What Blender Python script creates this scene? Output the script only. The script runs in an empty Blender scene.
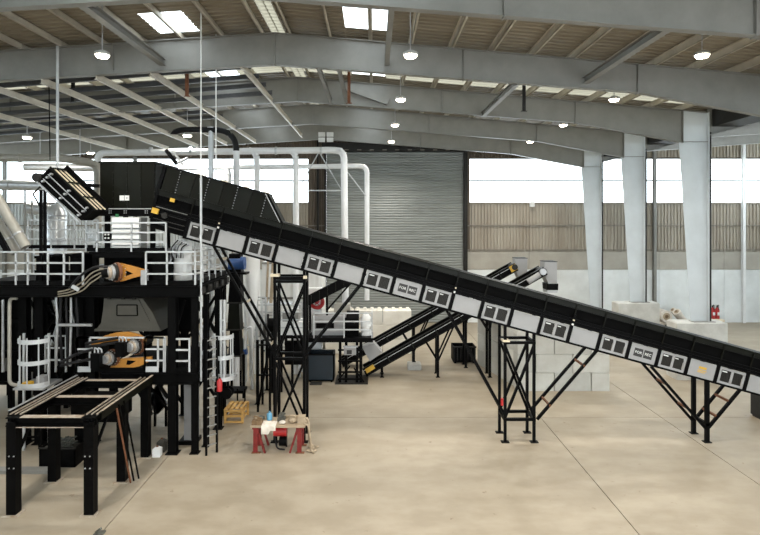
import bpy, math, random
from mathutils import Vector
random.seed(7)
scene = bpy.context.scene
COL = scene.collection

# ---------------------------------------------------------------- camera
F, CX, CY, EYE = 560.0, 374.0, 220.0, 7.4      # focal length in pixels, vanishing point, eye height
cam_d = bpy.data.cameras.new('camera')
cam = bpy.data.objects.new('camera', cam_d); COL.objects.link(cam)
cam.location = (0, 0, EYE); cam.rotation_euler = (math.pi/2, 0, 0)
cam_d.sensor_width = 36.0; cam_d.lens = 36.0*F/760.0
cam_d.shift_x = (380-CX)/760.0; cam_d.shift_y = -(267.5-CY)/760.0
cam_d.clip_end = 300
scene.camera = cam

# ---------------------------------------------------------------- sky (overcast) and exposure
world = bpy.data.worlds.new('overcast_sky'); scene.world = world; world.use_nodes = True
bg = world.node_tree.nodes['Background']
bg.inputs[0].default_value = (0.90, 0.96, 1.0, 1); bg.inputs[1].default_value = 5.0
vs = scene.view_settings
vs.view_transform = 'Standard'; vs.look = 'None'; vs.gamma = 1.0; vs.use_curve_mapping = False
vs.exposure = 0.3
LAMP_POWER = 330.0

# ---------------------------------------------------------------- helpers
def X(px, Y): return (px-CX)*Y/F
def Z(py, Y): return EYE-(py-CY)*Y/F
def P(px, py, Y): return (X(px, Y), Y, Z(py, Y))

class MB:
    """collects shapes that become ONE mesh"""
    def __init__(s): s.v = []; s.f = []; s.sm = []
    def _add(s, vs_, fs, smooth=False):
        b = len(s.v); s.v += [tuple(p) for p in vs_]
        for f in fs:
            s.f.append(tuple(i+b for i in f)); s.sm.append(smooth)
        return s
    def box(s, x0, x1, y0, y1, z0, z1):
        vs_ = [(x, y, z) for z in (z0, z1) for y in (y0, y1) for x in (x0, x1)]
        return s._add(vs_, [(0,2,3,1),(4,5,7,6),(0,1,5,4),(2,6,7,3),(0,4,6,2),(1,3,7,5)])
    def beam(s, p, q, w, h=None, up=(0,0,1)):
        h = w if h is None else h
        p = Vector(p); q = Vector(q); d = (q-p)
        if d.length < 1e-6: return s
        d.normalize(); u = Vector(up)
        if abs(d.dot(u)) > .98: u = Vector((0,1,0))
        a = d.cross(u).normalized(); c = a.cross(d).normalized()
        a *= w/2; c *= h/2
        vs_ = [p-a-c, p+a-c, p+a+c, p-a+c, q-a-c, q+a-c, q+a+c, q-a+c]
        return s._add(vs_, [(0,3,2,1),(4,5,6,7),(0,1,5,4),(1,2,6,5),(2,3,7,6),(3,0,4,7)])
    def ibeam(s, p, q, w, h, t=.02, up=(0,0,1)):
        p = Vector(p); q = Vector(q); d = (q-p).normalized(); u = Vector(up)
        if abs(d.dot(u)) > .98: u = Vector((0,1,0))
        a = d.cross(u).normalized(); c = a.cross(d).normalized()
        for k in (-1, 1):
            o = c*(k*(h/2-t/2)); s.beam(p+o, q+o, w, t, up)
        return s.beam(p, q, t, h-2*t, up)
    def tube(s, pts, r, n=10, caps=True):
        pts = [Vector(p) for p in pts]; rs = r if isinstance(r, (list, tuple)) else [r]*len(pts)
        ref = None; rings = []
        for i, p in enumerate(pts):
            if i == 0: d = pts[1]-p
            elif i == len(pts)-1: d = p-pts[i-1]
            else: d = (pts[i+1]-p).normalized()+(p-pts[i-1]).normalized()
            d.normalize()
            if ref is None:
                ref = Vector((0,0,1)) if abs(d.z) < .9 else Vector((1,0,0))
            a = ref-d*ref.dot(d); a.normalize(); ref = a; c = d.cross(a)
            rings.append([p+(a*math.cos(t)+c*math.sin(t))*rs[i] for t in [2*math.pi*k/n for k in range(n)]])
        b = len(s.v); m = len(rings)
        s._add([p for rg in rings for p in rg],
               [(i*n+k, i*n+(k+1) % n, (i+1)*n+(k+1) % n, (i+1)*n+k) for i in range(m-1) for k in range(n)], True)
        if caps:
            s._add(rings[0], [tuple(range(n))[::-1]]); s._add(rings[-1], [tuple(range(n))])
        return s
    def prism(s, poly, y0, y1):
        """polygon in XZ, pushed from y0 to y1"""
        n = len(poly)
        ar = sum(poly[i][0]*poly[(i+1) % n][1]-poly[(i+1) % n][0]*poly[i][1] for i in range(n))
        if ar < 0: poly = poly[::-1]
        vs_ = [(x, y0, z) for x, z in poly]+[(x, y1, z) for x, z in poly]
        fs = [tuple(range(n)), tuple(range(2*n-1, n-1, -1))]
        fs += [((k+1) % n, k, k+n, (k+1) % n+n) for k in range(n)]
        return s._add(vs_, fs)
    def prismx(s, poly, x0, x1):
        """polygon in YZ, pushed from x0 to x1"""
        n = len(poly)
        vs_ = [(x0, y, z) for y, z in poly]+[(x1, y, z) for y, z in poly]
        fs = [tuple(range(n))[::-1], tuple(range(n, 2*n))]
        fs += [(k, (k+1) % n, (k+1) % n+n, k+n) for k in range(n)]
        return s._add(vs_, fs)
    def frustum(s, a, b):
        """two horizontal rectangles (x0,x1,y0,y1,z)"""
        def q(r): x0, x1, y0, y1, z = r; return [(x0,y0,z),(x1,y0,z),(x1,y1,z),(x0,y1,z)]
        return s._add(q(a)+q(b), [(3,2,1,0),(4,5,6,7),(0,1,5,4),(1,2,6,5),(2,3,7,6),(3,0,4,7)])
    def blob(s, c, r, seed=0, n=8, squash=1.0):
        rnd = random.Random(seed); vs_ = []; fs = []
        m = 5
        for i in range(m+1):
            t = math.pi*i/m
            for k in range(n):
                f = 2*math.pi*k/n; rr = 1+rnd.uniform(-.18, .18)
                vs_.append((c[0]+r*rr*math.sin(t)*math.cos(f), c[1]+r*rr*math.sin(t)*math.sin(f), c[2]+r*squash*math.cos(t)))
        for i in range(m):
            for k in range(n):
                fs.append((i*n+k, (i+1)*n+k, (i+1)*n+(k+1) % n, i*n+(k+1) % n))
        return s._add(vs_, fs, True)
    def build(s, name, mat, parent=None, origin=None):
        me = bpy.data.meshes.new(name)
        if parent is not None: o0 = Vector(parent['_o'])
        elif origin is not None: o0 = Vector(origin)
        else:
            xs, ys, zs = zip(*s.v)
            o0 = Vector(((min(xs)+max(xs))/2, (min(ys)+max(ys))/2, min(zs)))
        me.from_pydata([tuple(Vector(p)-o0) for p in s.v], [], s.f)
        me.polygons.foreach_set('use_smooth', s.sm); me.validate(); me.update()
        me.materials.append(M[mat] if isinstance(mat, str) else mat)
        o = bpy.data.objects.new(name, me); COL.objects.link(o)
        o['_o'] = tuple(o0)
        if parent is not None: o.parent = parent
        else: o.location = o0
        return o

def thing(name, label, cat, loc, group=None, kind=None):
    o = bpy.data.objects.new(name, None); COL.objects.link(o); o.empty_display_size = .3
    o.location = loc; o['_o'] = tuple(loc)
    return tag(o, label, cat, group, kind)
def tag(o, label=None, cat=None, group=None, kind=None):
    if label: o['label'] = label
    if cat: o['category'] = cat
    if group: o['group'] = group
    if kind: o['kind'] = kind
    return o
def struct(o): o['kind'] = 'structure'; return o
def copy_tree(o, parent=None):
    c = o.copy(); COL.objects.link(c); c.parent = parent
    for ch in list(o.children): copy_tree(ch, c)
    return c
def arc(c, r, a0, a1, n, plane='xz'):
    out = []
    for k in range(n+1):
        a = math.radians(a0+(a1-a0)*k/n); u, w = r*math.cos(a), r*math.sin(a)
        out.append((c[0]+u, c[1], c[2]+w) if plane == 'xz' else (c[0]+u, c[1]+w, c[2]) if plane == 'xy' else (c[0], c[1]+u, c[2]+w))
    return out
def rounded(pts, r, n=5):
    """polyline with its corners rounded off"""
    pts = [Vector(p) for p in pts]; out = [pts[0]]
    for i in range(1, len(pts)-1):
        a = (pts[i-1]-pts[i]).normalized()*r+pts[i]; b = (pts[i+1]-pts[i]).normalized()*r+pts[i]
        for k in range(n+1):
            t = k/n; out.append(a*(1-t)**2+pts[i]*2*t*(1-t)+b*t*t)
    return out+[pts[-1]]

# ---------------------------------------------------------------- materials
M = {}
def mat(name, c, rough=.5, metal=0., var=.15, scale=4., bump=0., bscale=None, emit=None, stretch=(1,1,1), c2=None, spec=.5):
    m = bpy.data.materials.new(name); m.use_nodes = True; nt = m.node_tree; N = nt.nodes; L = nt.links
    b = N['Principled BSDF']
    b.inputs['Roughness'].default_value = rough; b.inputs['Metallic'].default_value = metal
    b.inputs['Specular IOR Level'].default_value = spec
    tc = N.new('ShaderNodeTexCoord'); mp = N.new('ShaderNodeMapping'); mp.inputs['Scale'].default_value = stretch
    L.new(tc.outputs['Object'], mp.inputs['Vector'])
    nz = N.new('ShaderNodeTexNoise'); nz.inputs['Scale'].default_value = scale; nz.inputs['Detail'].default_value = 5
    nz.inputs['Roughness'].default_value = .62
    L.new(mp.outputs[0], nz.inputs['Vector'])
    rp = N.new('ShaderNodeValToRGB'); rp.color_ramp.elements[0].position = .3; rp.color_ramp.elements[1].position = .7
    d = c2 if c2 else tuple(x*(1-var) for x in c); e = c if c2 else tuple(min(1, x*(1+var)) for x in c)
    rp.color_ramp.elements[0].color = (*d, 1); rp.color_ramp.elements[1].color = (*e, 1)
    L.new(nz.outputs['Fac'], rp.inputs['Fac']); L.new(rp.outputs['Color'], b.inputs['Base Color'])
    if bump:
        n2 = N.new('ShaderNodeTexNoise'); n2.inputs['Scale'].default_value = bscale or scale*5; n2.inputs['Detail'].default_value = 3
        L.new(tc.outputs['Object'], n2.inputs['Vector'])
        bp = N.new('ShaderNodeBump'); bp.inputs['Strength'].default_value = bump; bp.inputs['Distance'].default_value = .02
        L.new(n2.outputs['Fac'], bp.inputs['Height']); L.new(bp.outputs['Normal'], b.inputs['Normal'])
    if emit:
        b.inputs['Emission Color'].default_value = (*emit[0], 1); b.inputs['Emission Strength'].default_value = emit[1]
    if name in ('block_concrete', 'white_block'):                      # each casting has its own tone
        oi = N.new('ShaderNodeObjectInfo'); hv = N.new('ShaderNodeHueSaturation'); mr = N.new('ShaderNodeMapRange')
        mr.inputs['To Min'].default_value = .78; mr.inputs['To Max'].default_value = 1.12
        L.new(oi.outputs['Random'], mr.inputs['Value']); L.new(mr.outputs[0], hv.inputs['Value'])
        L.new(rp.outputs['Color'], hv.inputs['Color']); L.new(hv.outputs['Color'], b.inputs['Base Color'])
    M[name] = m; return m
mat('black_paint', (.0022,.0022,.0023), .5, var=.25, scale=3, spec=.06)
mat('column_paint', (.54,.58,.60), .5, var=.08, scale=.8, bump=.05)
mat('black_matte', (.003,.003,.003), .8, var=.2, spec=.05)
mat('olive_hood', (.0055,.006,.0036), .42, var=.3, scale=2, spec=.14)
mat('olive_dark', (.0048,.005,.003), .45, var=.2, scale=2, spec=.1)
mat('belt', (.008,.008,.008), .85, var=.2, spec=.1)
mat('panel_grey', (.285,.285,.285), .45, var=.05, scale=2)
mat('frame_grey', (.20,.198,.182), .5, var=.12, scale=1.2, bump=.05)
mat('rail_grey', (.50,.52,.53), .45, metal=.15, var=.12, scale=3)
mat('galvanised', (.42,.43,.44), .4, metal=.5, var=.2, scale=5)
mat('hopper_grey', (.052,.049,.039), .5, var=.15, scale=2)
mat('orange_paint', (.50,.22,.035), .45, var=.15, scale=3)
mat('rust', (.16,.06,.025), .8, var=.35, scale=14)
mat('chrome', (.62,.62,.60), .28, metal=.75, var=.15)
mat('white_pipe', (.72,.73,.73), .38, var=.06, scale=2)
mat('beige_pipe', (.34,.325,.28), .45, var=.1, scale=3)
mat('silver_duct', (.55,.57,.58), .35, metal=.5, var=.15, scale=2)
mat('hose_black', (.008,.008,.009), .5, var=.2, spec=.25)
mat('hose_tan', (.22,.19,.14), .5, var=.15)
mat('white_paint', (.72,.73,.72), .5, var=.06, scale=2)
mat('cream_paint', (.60,.52,.38), .5, var=.1, scale=3)
mat('bare_plate', (.52,.47,.40), .45, metal=.2, var=.25, scale=6, c2=(.30,.22,.15))
mat('red_paint', (.42,.02,.02), .45, var=.15)
mat('red_trestle', (.17,.010,.008), .55, var=.3, scale=6)
mat('blue_paint', (.02,.07,.22), .4, var=.2)
mat('blue_skip', (.004,.013,.022), .45, var=.25)
mat('yellow_label', (.55,.33,.03), .5, var=.1)
mat('pine', (.58,.34,.10), .6, var=.2, scale=5, stretch=(1,1,8))
mat('tan_wood', (.33,.26,.175), .65, var=.25, scale=4, stretch=(1,6,1))
mat('rag', (.60,.55,.48), .9, var=.15, scale=8)
mat('scrap', (.10,.10,.085), .6, metal=.3, var=.5, scale=12)
mat('scrap_brown', (.16,.10,.05), .7, var=.4, scale=12)
mat('cyan_plastic', (.10,.28,.42), .4, var=.2)
mat('roof_sheet', (.25,.215,.155), .5, var=.12, scale=.5, c2=(.16,.13,.088), stretch=(.3,1.5,1))
mat('purlin', (.50,.46,.38), .5, var=.12, scale=2)
mat('concrete_wall', (.76,.79,.79), .75, var=.1, scale=.5, c2=(.58,.60,.59), bump=.1, bscale=6)
mat('concrete_upper', (.40,.38,.33), .8, var=.1, scale=.6, c2=(.31,.29,.25), bump=.1, bscale=6)
mat('block_concrete', (.60,.605,.57), .8, var=.1, scale=1.5, c2=(.50,.495,.45), bump=.15, bscale=9)
mat('white_block', (.80,.78,.71), .8, var=.1, scale=1.5, c2=(.66,.63,.56), bump=.15, bscale=9)
mat('plinth_concrete', (.56,.56,.53), .8, var=.1, scale=1.2, c2=(.36,.35,.32), bump=.15, bscale=8)
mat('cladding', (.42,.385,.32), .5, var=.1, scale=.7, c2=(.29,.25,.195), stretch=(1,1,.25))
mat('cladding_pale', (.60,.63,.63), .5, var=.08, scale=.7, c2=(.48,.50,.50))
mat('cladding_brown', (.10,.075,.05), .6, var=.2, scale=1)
mat('girt', (.20,.18,.15), .55, var=.15)
mat('dark_steel', (.02,.019,.017), .5, var=.2, spec=.2)
mat('channel_steel', (.055,.058,.062), .5, var=.2)
mat('gutter', (.02,.02,.02), .6, var=.2, spec=.2)
mat('door_lath', (.30,.32,.31), .45, metal=.2, var=.1, scale=.9, c2=(.20,.215,.205), stretch=(.25,1,3))
mat('lamp_body', (.5,.5,.48), .4, var=.05)
mat('lamp_lens', (.9,.88,.8), .3, var=.0, emit=((1.0,.88,.68), 22.0))
mat('print_white', (.72,.72,.70), .6, var=.02)
mat('print_black', (.02,.02,.02), .6, var=.02)
mat('mesh_guard', (.010,.0085,.006), .6, metal=.2, var=.5, scale=30)
mat('paper', (.70,.71,.70), .7, var=.04)

def floor_mat():
    m = bpy.data.materials.new('floor_concrete'); m.use_nodes = True; nt = m.node_tree; N = nt.nodes; L = nt.links
    b = N['Principled BSDF']; g = N.new('ShaderNodeNewGeometry')
    def noise(scale, detail, st=(1,1,1)):
        mp = N.new('ShaderNodeMapping'); mp.inputs['Scale'].default_value = st
        L.new(g.outputs['Position'], mp.inputs['Vector'])
        n = N.new('ShaderNodeTexNoise'); n.inputs['Scale'].default_value = scale; n.inputs['Detail'].default_value = detail
        n.inputs['Roughness'].default_value = .6; L.new(mp.outputs[0], n.inputs['Vector']); return n
    a = noise(.16, 8); r1 = N.new('ShaderNodeValToRGB')
    r1.color_ramp.elements[0].position = .32; r1.color_ramp.elements[1].position = .68
    r1.color_ramp.elements[0].color = (.285,.242,.18,1); r1.color_ramp.elements[1].color = (.365,.318,.248,1)
    L.new(a.outputs['Fac'], r1.inputs['Fac'])
    s = noise(.9, 9, (.8, 1.4, 1)); r2 = N.new('ShaderNodeValToRGB')
    r2.color_ramp.elements[0].position = .40; r2.color_ramp.elements[1].position = .62
    r2.color_ramp.elements[0].color = (.87,.85,.81,1); r2.color_ramp.elements[1].color = (1.06,1.06,1.05,1)
    L.new(s.outputs['Fac'], r2.inputs['Fac'])
    mx = N.new('ShaderNodeMixRGB'); mx.blend_type = 'MULTIPLY'; mx.inputs[0].default_value = 1
    L.new(r1.outputs[0], mx.inputs[1]); L.new(r2.outputs[0], mx.inputs[2])
    k = noise(3.5, 8); r3 = N.new('ShaderNodeValToRGB')                      # scuffs and rust specks
    r3.color_ramp.elements[0].position = .655; r3.color_ramp.elements[1].position = .74
    r3.color_ramp.elements[0].color = (0,0,0,1); r3.color_ramp.elements[1].color = (1,1,1,1)
    L.new(k.outputs['Fac'], r3.inputs['Fac'])
    m2 = N.new('ShaderNodeMixRGB'); m2.inputs[2].default_value = (.17,.115,.07,1)
    L.new(r3.outputs[0], m2.inputs[0]); L.new(mx.outputs[0], m2.inputs[1]); L.new(m2.outputs[0], b.inputs['Base Color'])
    rr = N.new('ShaderNodeMapRange'); rr.inputs['To Min'].default_value = .38; rr.inputs['To Max'].default_value = .68
    L.new(s.outputs['Fac'], rr.inputs['Value']); L.new(rr.outputs[0], b.inputs['Roughness'])
    M['floor'] = m
floor_mat()
def glazing():
    m = bpy.data.materials.new('polycarbonate'); m.use_nodes = True; nt = m.node_tree; N = nt.nodes; L = nt.links
    N.remove(N['Principled BSDF']); out = N['Material Output']
    t = N.new('ShaderNodeBsdfTransparent'); t.inputs[0].default_value = (.92,.95,.96,1)
    d = N.new('ShaderNodeBsdfTranslucent'); nz = N.new('ShaderNodeTexNoise'); nz.inputs['Scale'].default_value = .6
    rp = N.new('ShaderNodeValToRGB'); rp.color_ramp.elements[0].color = (.80,.85,.86,1); rp.color_ramp.elements[1].color = (.95,.96,.96,1)
    L.new(nz.outputs['Fac'], rp.inputs[0]); L.new(rp.outputs[0], d.inputs[0])
    mx = N.new('ShaderNodeMixShader'); mx.inputs[0].default_value = .25
    L.new(t.outputs[0], mx.inputs[1]); L.new(d.outputs[0], mx.inputs[2]); L.new(mx.outputs[0], out.inputs['Surface'])
    M['polycarbonate'] = m
glazing()
def cream_glazing():  # dim cream translucence for the ridge strip and the added bright roof strips
    m = bpy.data.materials.new('cream_translucent'); m.use_nodes = True; nt = m.node_tree; N = nt.nodes; L = nt.links
    N.remove(N['Principled BSDF']); d = N.new('ShaderNodeBsdfTranslucent'); nz = N.new('ShaderNodeTexNoise'); nz.inputs['Scale'].default_value = 1.3
    rp = N.new('ShaderNodeValToRGB'); rp.color_ramp.elements[0].color = (.08,.072,.050,1); rp.color_ramp.elements[1].color = (.17,.16,.125,1)
    L.new(nz.outputs['Fac'], rp.inputs[0]); L.new(rp.outputs[0], d.inputs[0]); L.new(d.outputs[0], N['Material Output'].inputs['Surface'])
    M['cream_translucent'] = m
cream_glazing()
# ================================================================ THE HALL
XL, XR, Y0, YB = -31.0, 30.0, -7.0, 40.6
# ---- floor: slabs with joints
base = struct(MB().box(XL, XR, Y0, YB+.3, -.3, -.03).build('floor', 'dark_steel', origin=(0,0,0)))
tag(base, 'pale beige concrete slab floor of the hall with thin joints', 'floor')
jx = [XL, -17.2, -6.45, 6.24, 10.77, 20., XR]
jy = [Y0, 5.2, 21.0, 31., YB]
for i in range(len(jx)-1):
    for j in range(len(jy)-1):
        g = .013
        MB().box(jx[i]+g, jx[i+1]-g, jy[j]+g, jy[j+1]-g, -.03, 0).build('floor_slab', 'floor', base)

# ---- roof
APEX, ZT, SR, SL = -3.53, 14.08, .0865, .066
COLX = 15.6
def ztop(x): return ZT-(x-APEX)*SR if x > APEX else ZT+(x-APEX)*SL
FR = [26.2-6.17*3, 26.2-6.17*2, 26.2-6.17, 26.2, 26.2+6.17, 26.2+12.34]     # frames at 7.7, 13.9, 20, 26.2, 32.4, 38.5
ceil = struct(thing('ceiling', 'low-pitched roof of ribbed beige sheeting on cream purlins', 'ceiling', (0, 0, 13)))
rz = .26
def rib_sheet(x0, x1, y0, y1, zf, pitch=.33, d=.045):
    m = MB(); ys = [y0]; hs = [0]
    n = max(1, int((y1-y0)/pitch))
    p = (y1-y0)/n
    for k in range(n):
        a = y0+k*p
        ys += [a+p*.55, a+p*.65, a+p*.9, a+p]; hs += [0, d, d, 0]
    vs_ = []; fs = []
    for y, h in zip(ys, hs):
        vs_ += [(x0, y, zf(x0)+h), (x1, y, zf(x1)+h)]
    for k in range(len(ys)-1): fs.append((2*k, 2*k+1, 2*k+3, 2*k+2))
    return m._add(vs_, fs)
zr = lambda x: ztop(x)+rz
sky_x = [(-7.65, -6.25), (-1.0, .5)]
bands = [(-31.0, -19.), (-19., -7.65), (-6.25, APEX-.25), (APEX+.25, -1.0), (.5, 8.), (8., COLX+.6)]
ridge_strip = [(APEX-.25, APEX), (APEX, APEX+.25)]
ysky = [FR[0]-12.34+6.17*k for k in range(8)]             # rooflights, one per bay
for a, b in bands:
    y = Y0
    for fy in (FR[2], FR[3], FR[4]):                      # added cream translucent sheets before the rear frames, standing for lamp-lit roof sheeting
        rib_sheet(a, b, y, fy+4.0, zr).build('roof_sheet', 'roof_sheet', ceil); y = fy+6.0
        rib_sheet(a, b, fy+4.0, y, zr).build('rooflight', 'cream_translucent', ceil)  # added bright strip in place of lit roof sheet
    rib_sheet(a, b, y, YB+.2, zr).build('roof_sheet', 'roof_sheet', ceil)
for a, b in ridge_strip: rib_sheet(a-.02, b+.02, Y0, YB+.2, zr).build('ridge_light', 'cream_translucent', ceil)
for a, b in sky_x:
    y = Y0
    for s in ysky:
        s += 4.25 if a < -5 else 3.75
        if s > YB-2: break
        rib_sheet(a-.06, b+.06, y-.1, s, zr).build('roof_sheet', 'roof_sheet', ceil); y = s+2.0
        e = rib_sheet(a, b, s, y, zr).build('rooflight', 'polycarbonate', ceil)
    rib_sheet(a-.06, b+.06, y, YB+.2, zr).build('roof_sheet', 'roof_sheet', ceil)
ridge_unused = MB(); ridge_unused.prism([(APEX-.5, zr(APEX-.5)+.05), (APEX, zr(APEX)+.05), (APEX+.5, zr(APEX+.5)+.05), (APEX, zr(APEX)+.09)], Y0, YB+.2)
px_list = [APEX-.5, APEX+.5]+[APEX-.5-1.43*k for k in range(1, 19)]+[APEX+.5+1.45*k for k in range(1, 13)]
bays = [Y0]+FR+[YB]
for xx in px_list:
    for a, b in zip(bays[:-1], bays[1:]):
        if b < 5: continue
        z = ztop(xx); m = MB()
        m.box(xx-.012, xx+.012, a+.01, b-.01, z, z+.235); m.box(xx-.012, xx+.075, a+.01, b-.01, z, z+.014); m.box(xx-.075, xx+.012, a+.01, b-.01, z+.22, z+.235)
        m.build('purlin', 'purlin', ceil)
# second span beyond the valley: rising roof
zr2 = lambda x: ztop(COLX)+rz+.25+(x-COLX)*.07
y = Y0
for fy in FR[1:]:                                          # rooflights added to the second span to brighten the right wall and floor
    rib_sheet(COLX+.6, XR, y, fy+1.6, zr2, .6).build('roof_sheet', 'roof_sheet', ceil); y = min(fy+4.4, YB)
    rib_sheet(COLX+3.5, XR-3, fy+1.6, y, zr2, .6).build('rooflight', 'polycarbonate', ceil)
    for a, b in ((COLX+.6, COLX+3.5), (XR-3, XR)): rib_sheet(a, b, fy+1.6, y, zr2, .6).build('roof_sheet', 'roof_sheet', ceil)
for k in range(8):
    xx = COLX+1.8+k*1.6; z = zr2(xx)-.24
    MB().box(xx-.02, xx+.05, 14, YB, z, z+.22).build('purlin', 'purlin', ceil)
for a, b in zip([Y0]+FR, FR+[YB]): MB().box(COLX+.15, COLX+1.45, a+.125, b-.125, 11.75, 12.55).build('valley_gutter', 'gutter', ceil)

# ---- portal frames
def frame(Y, label, right=True, plinth=True):
    t = thing('portal_frame', label, 'portal frame', (APEX, Y, 0), 'portal frames of the hall')
    def zb(x):
        if x > 9.4: return ztop(9.4)-1.02+(ztop(14.4)-1.52-ztop(9.4)+1.02)*(x-9.4)/5.0
        if x >= APEX: return ztop(x)-1.14+.12*(x-APEX)/(9.4-APEX)
        return ztop(x)-1.14+.22*min(1, (APEX-x)/5)-.12*max(0, min(1, (APEX-x-6)/4))
    def seg(x0, x1):
        m = MB(); m.prism([(x0, ztop(x0)), (x1, ztop(x1)), (x1, zb(x1)), (x0, zb(x0))], Y-.008, Y+.008)
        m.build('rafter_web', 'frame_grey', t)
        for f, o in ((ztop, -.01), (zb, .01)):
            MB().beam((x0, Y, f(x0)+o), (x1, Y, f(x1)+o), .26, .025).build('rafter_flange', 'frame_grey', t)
    for x0, x1 in ((XL+1, -17.), (-17., APEX), (APEX, 9.4), (9.4, 14.4)): seg(x0, x1)
    for x in (-17., -9.3, APEX, 3.2, 9.4):
        MB().prism([(x-.014, ztop(x)-.02), (x+.014, ztop(x)-.02), (x+.014, zb(x)-.04), (x-.014, zb(x)-.04)], Y-.13, Y+.13).build('stiffener', 'frame_grey', t)
    if right:
        zb_, zt_ = (2.68 if plinth else 0.0), ztop(COLX)
        xi = lambda z: 14.4+(11.05-z)*.0655
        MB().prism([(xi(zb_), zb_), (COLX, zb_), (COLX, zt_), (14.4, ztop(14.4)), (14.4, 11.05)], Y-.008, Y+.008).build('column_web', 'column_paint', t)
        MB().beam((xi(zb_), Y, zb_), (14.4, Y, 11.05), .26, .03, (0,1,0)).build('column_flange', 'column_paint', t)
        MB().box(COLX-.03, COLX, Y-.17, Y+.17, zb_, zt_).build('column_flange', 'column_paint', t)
        MB().box(14.385, 14.415, Y-.13, Y+.13, 11.0, ztop(14.4)).build('stiffener', 'frame_grey', t)
        MB().box(14.4, COLX-.03, Y-.1, Y+.1, 11.04, 11.065).build('stiffener', 'frame_grey', t)
        MB().prism([(14.4, ztop(14.4)), (COLX, zt_), (COLX, zt_-.025), (14.4, ztop(14.4)-.025)], Y-.13, Y+.13).build('rafter_flange', 'frame_grey', t)
        MB().tube([(COLX+.09, Y-.05, zb_), (COLX+.09, Y-.05, 11.5)], .06, 8).build('downpipe', 'dark_steel', t)
        # rafter of the neighbouring span
        zq = lambda x: 11.35+(x-COLX)*.26 if x < COLX+3 else 12.13+(x-COLX-3)*.07
        m = MB(); xs = [COLX, COLX+3, XR-.06]
        for a, b in zip(xs[:-1], xs[1:]):
            m.prism([(a, zr2(a)-.33), (b, zr2(b)-.33), (b, zq(b)), (a, zq(a))], Y-.008, Y+.008)
            m.beam((a, Y, zq(a)), (b, Y, zq(b)), .24, .03)
        m.build('neighbour_rafter', 'frame_grey', t)
    return t
names = ['grey steel portal frame over the open floor, farthest from the roller door',
         'grey steel portal frame next but four from the roller door wall',
         'grey portal frame crossing above the black hood of the long conveyor',
         'grey portal frame with tapered column on the plinth beside the fire extinguishers',
         'grey portal frame with tapered column on the concrete block beside the rolled belts',
         'grey portal frame closest to the roller door wall, column without concrete block']
for i, Y in enumerate(FR): frame(Y, names[i], True, i < 5)
# plinths under the columns
for Y, lab in ((FR[3], 'square concrete plinth under the tapered column nearest the fire extinguishers'),
               (FR[4], 'square concrete plinth under the tapered column beside the rolled belts')):
    m = MB(); xa, xb = 14.0, 16.35
    m.frustum((xa, xb, Y-.32, Y+.6, 0), (xa, xb, Y-.32, Y+.6, 2.60))
    m.frustum((xa, xb, Y-.32, Y+.6, 2.60), (xa+.05, xb-.05, Y-.27, Y+.55, 2.65))
    t = thing('column_plinth', lab, 'plinth', ((xa+xb)/2, Y, 0), 'concrete plinths under the columns')
    m.build('block', 'plinth_concrete', t)
    MB().box(14.85, 15.85, Y-.24, Y+.24, 2.65, 2.68).build('base_plate', 'frame_grey', t)

# ---- longitudinal tie beams below the rafters
tb = [(-11.9, 12.30, FR[2], 37.9, .11), (-9.95, 12.45, FR[2], 37.9, .11), (-8.0, 12.62, FR[2], 37.9, .11), (-4.75, 12.86, FR[2], 37, .10),
      (-2.0, 12.84, FR[2], FR[3], .12), (-1.28, 12.84, FR[2], FR[3], .12), (-13.9, 12.12, FR[2], 37.9, .10), (-16.6, 11.95, FR[2], 37.9, .10),
      (-7.55, 12.95, FR[1]+.01, FR[2], .24), (.46, 12.95, FR[1]+.01, FR[2], .16), (7.55, 12.3, FR[1]+.01, FR[2], .22), (5.1, 12.25, FR[2], FR[3], .18)]
for n, (xx, z, a, b, w) in enumerate(tb):
    if n in (0, 1, 2, 3, 6, 7): z = 12.62+.0779*(xx+8.0)
    z -= .02
    lab = '%s steel tie beam along the hall under the roof, %s' % ('cream' if w < .12 else 'grey', ['tower side, third from the ridge lamp row', 'second outward from the beam over the feed hood', 'over the feed hood towards the door', 'beside the ridge, behind the conveyor hood', 'left of the ridge strut pair', 'right of the ridge strut pair', 'over the tilted feeder', 'farthest out beyond the tilted feeder', 'heavy, above the sorting tower', 'heavy, under the ridge rooflight', 'heavy, on the column side before the conveyor', 'short, on the column side behind the conveyor'][n])
    m = MB(); m.box(xx-w/2, xx+w/2, a, b, z-.015, z); m.box(xx-w/2, xx+w/2, a, b, z+.2, z+.215); m.box(xx-.01, xx+.01, a, b, z, z+.2)
    o = m.build('tie_beam', 'purlin' if w < .12 else 'frame_grey'); tag(o, lab, 'beam', 'longitudinal tie beams under the roof')
for k in range(7):                                        # cross channels resting on the tie beams
    y = FR[2]+.9+1.45*k
    if abs(y-FR[3]) < .35: y += .5
    xe = -4.6 if k < 5 else -8.0
    zc = lambda x_: 12.815+.0779*(x_+8.0)+.088
    m = MB(); m.beam((-30, y, zc(-30)), (xe, y, zc(xe)), .03, .17); m.beam((-30, y+.05, zc(-30)-.08), (xe, y+.05, zc(xe)-.08), .12, .02); m.beam((-30, y+.05, zc(-30)+.08), (xe, y+.05, zc(xe)+.08), .12, .02)
    tag(m.build('cross_channel', 'channel_steel'), '%s dark channel across the tie beams, counting from the conveyor' % ['first', 'second', 'third', 'fourth', 'fifth', 'sixth', 'seventh'][k], 'channel', 'dark channels across the tie beams')
m = MB(); m.beam(P(346, 87, FR[3]-.11), P(388, 102, FR[3]-.11), .2, .3)
tag(m.build('roof_strut', 'frame_grey'), 'short pale grey sloping strut under the ridge of the roof', 'strut')
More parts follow.
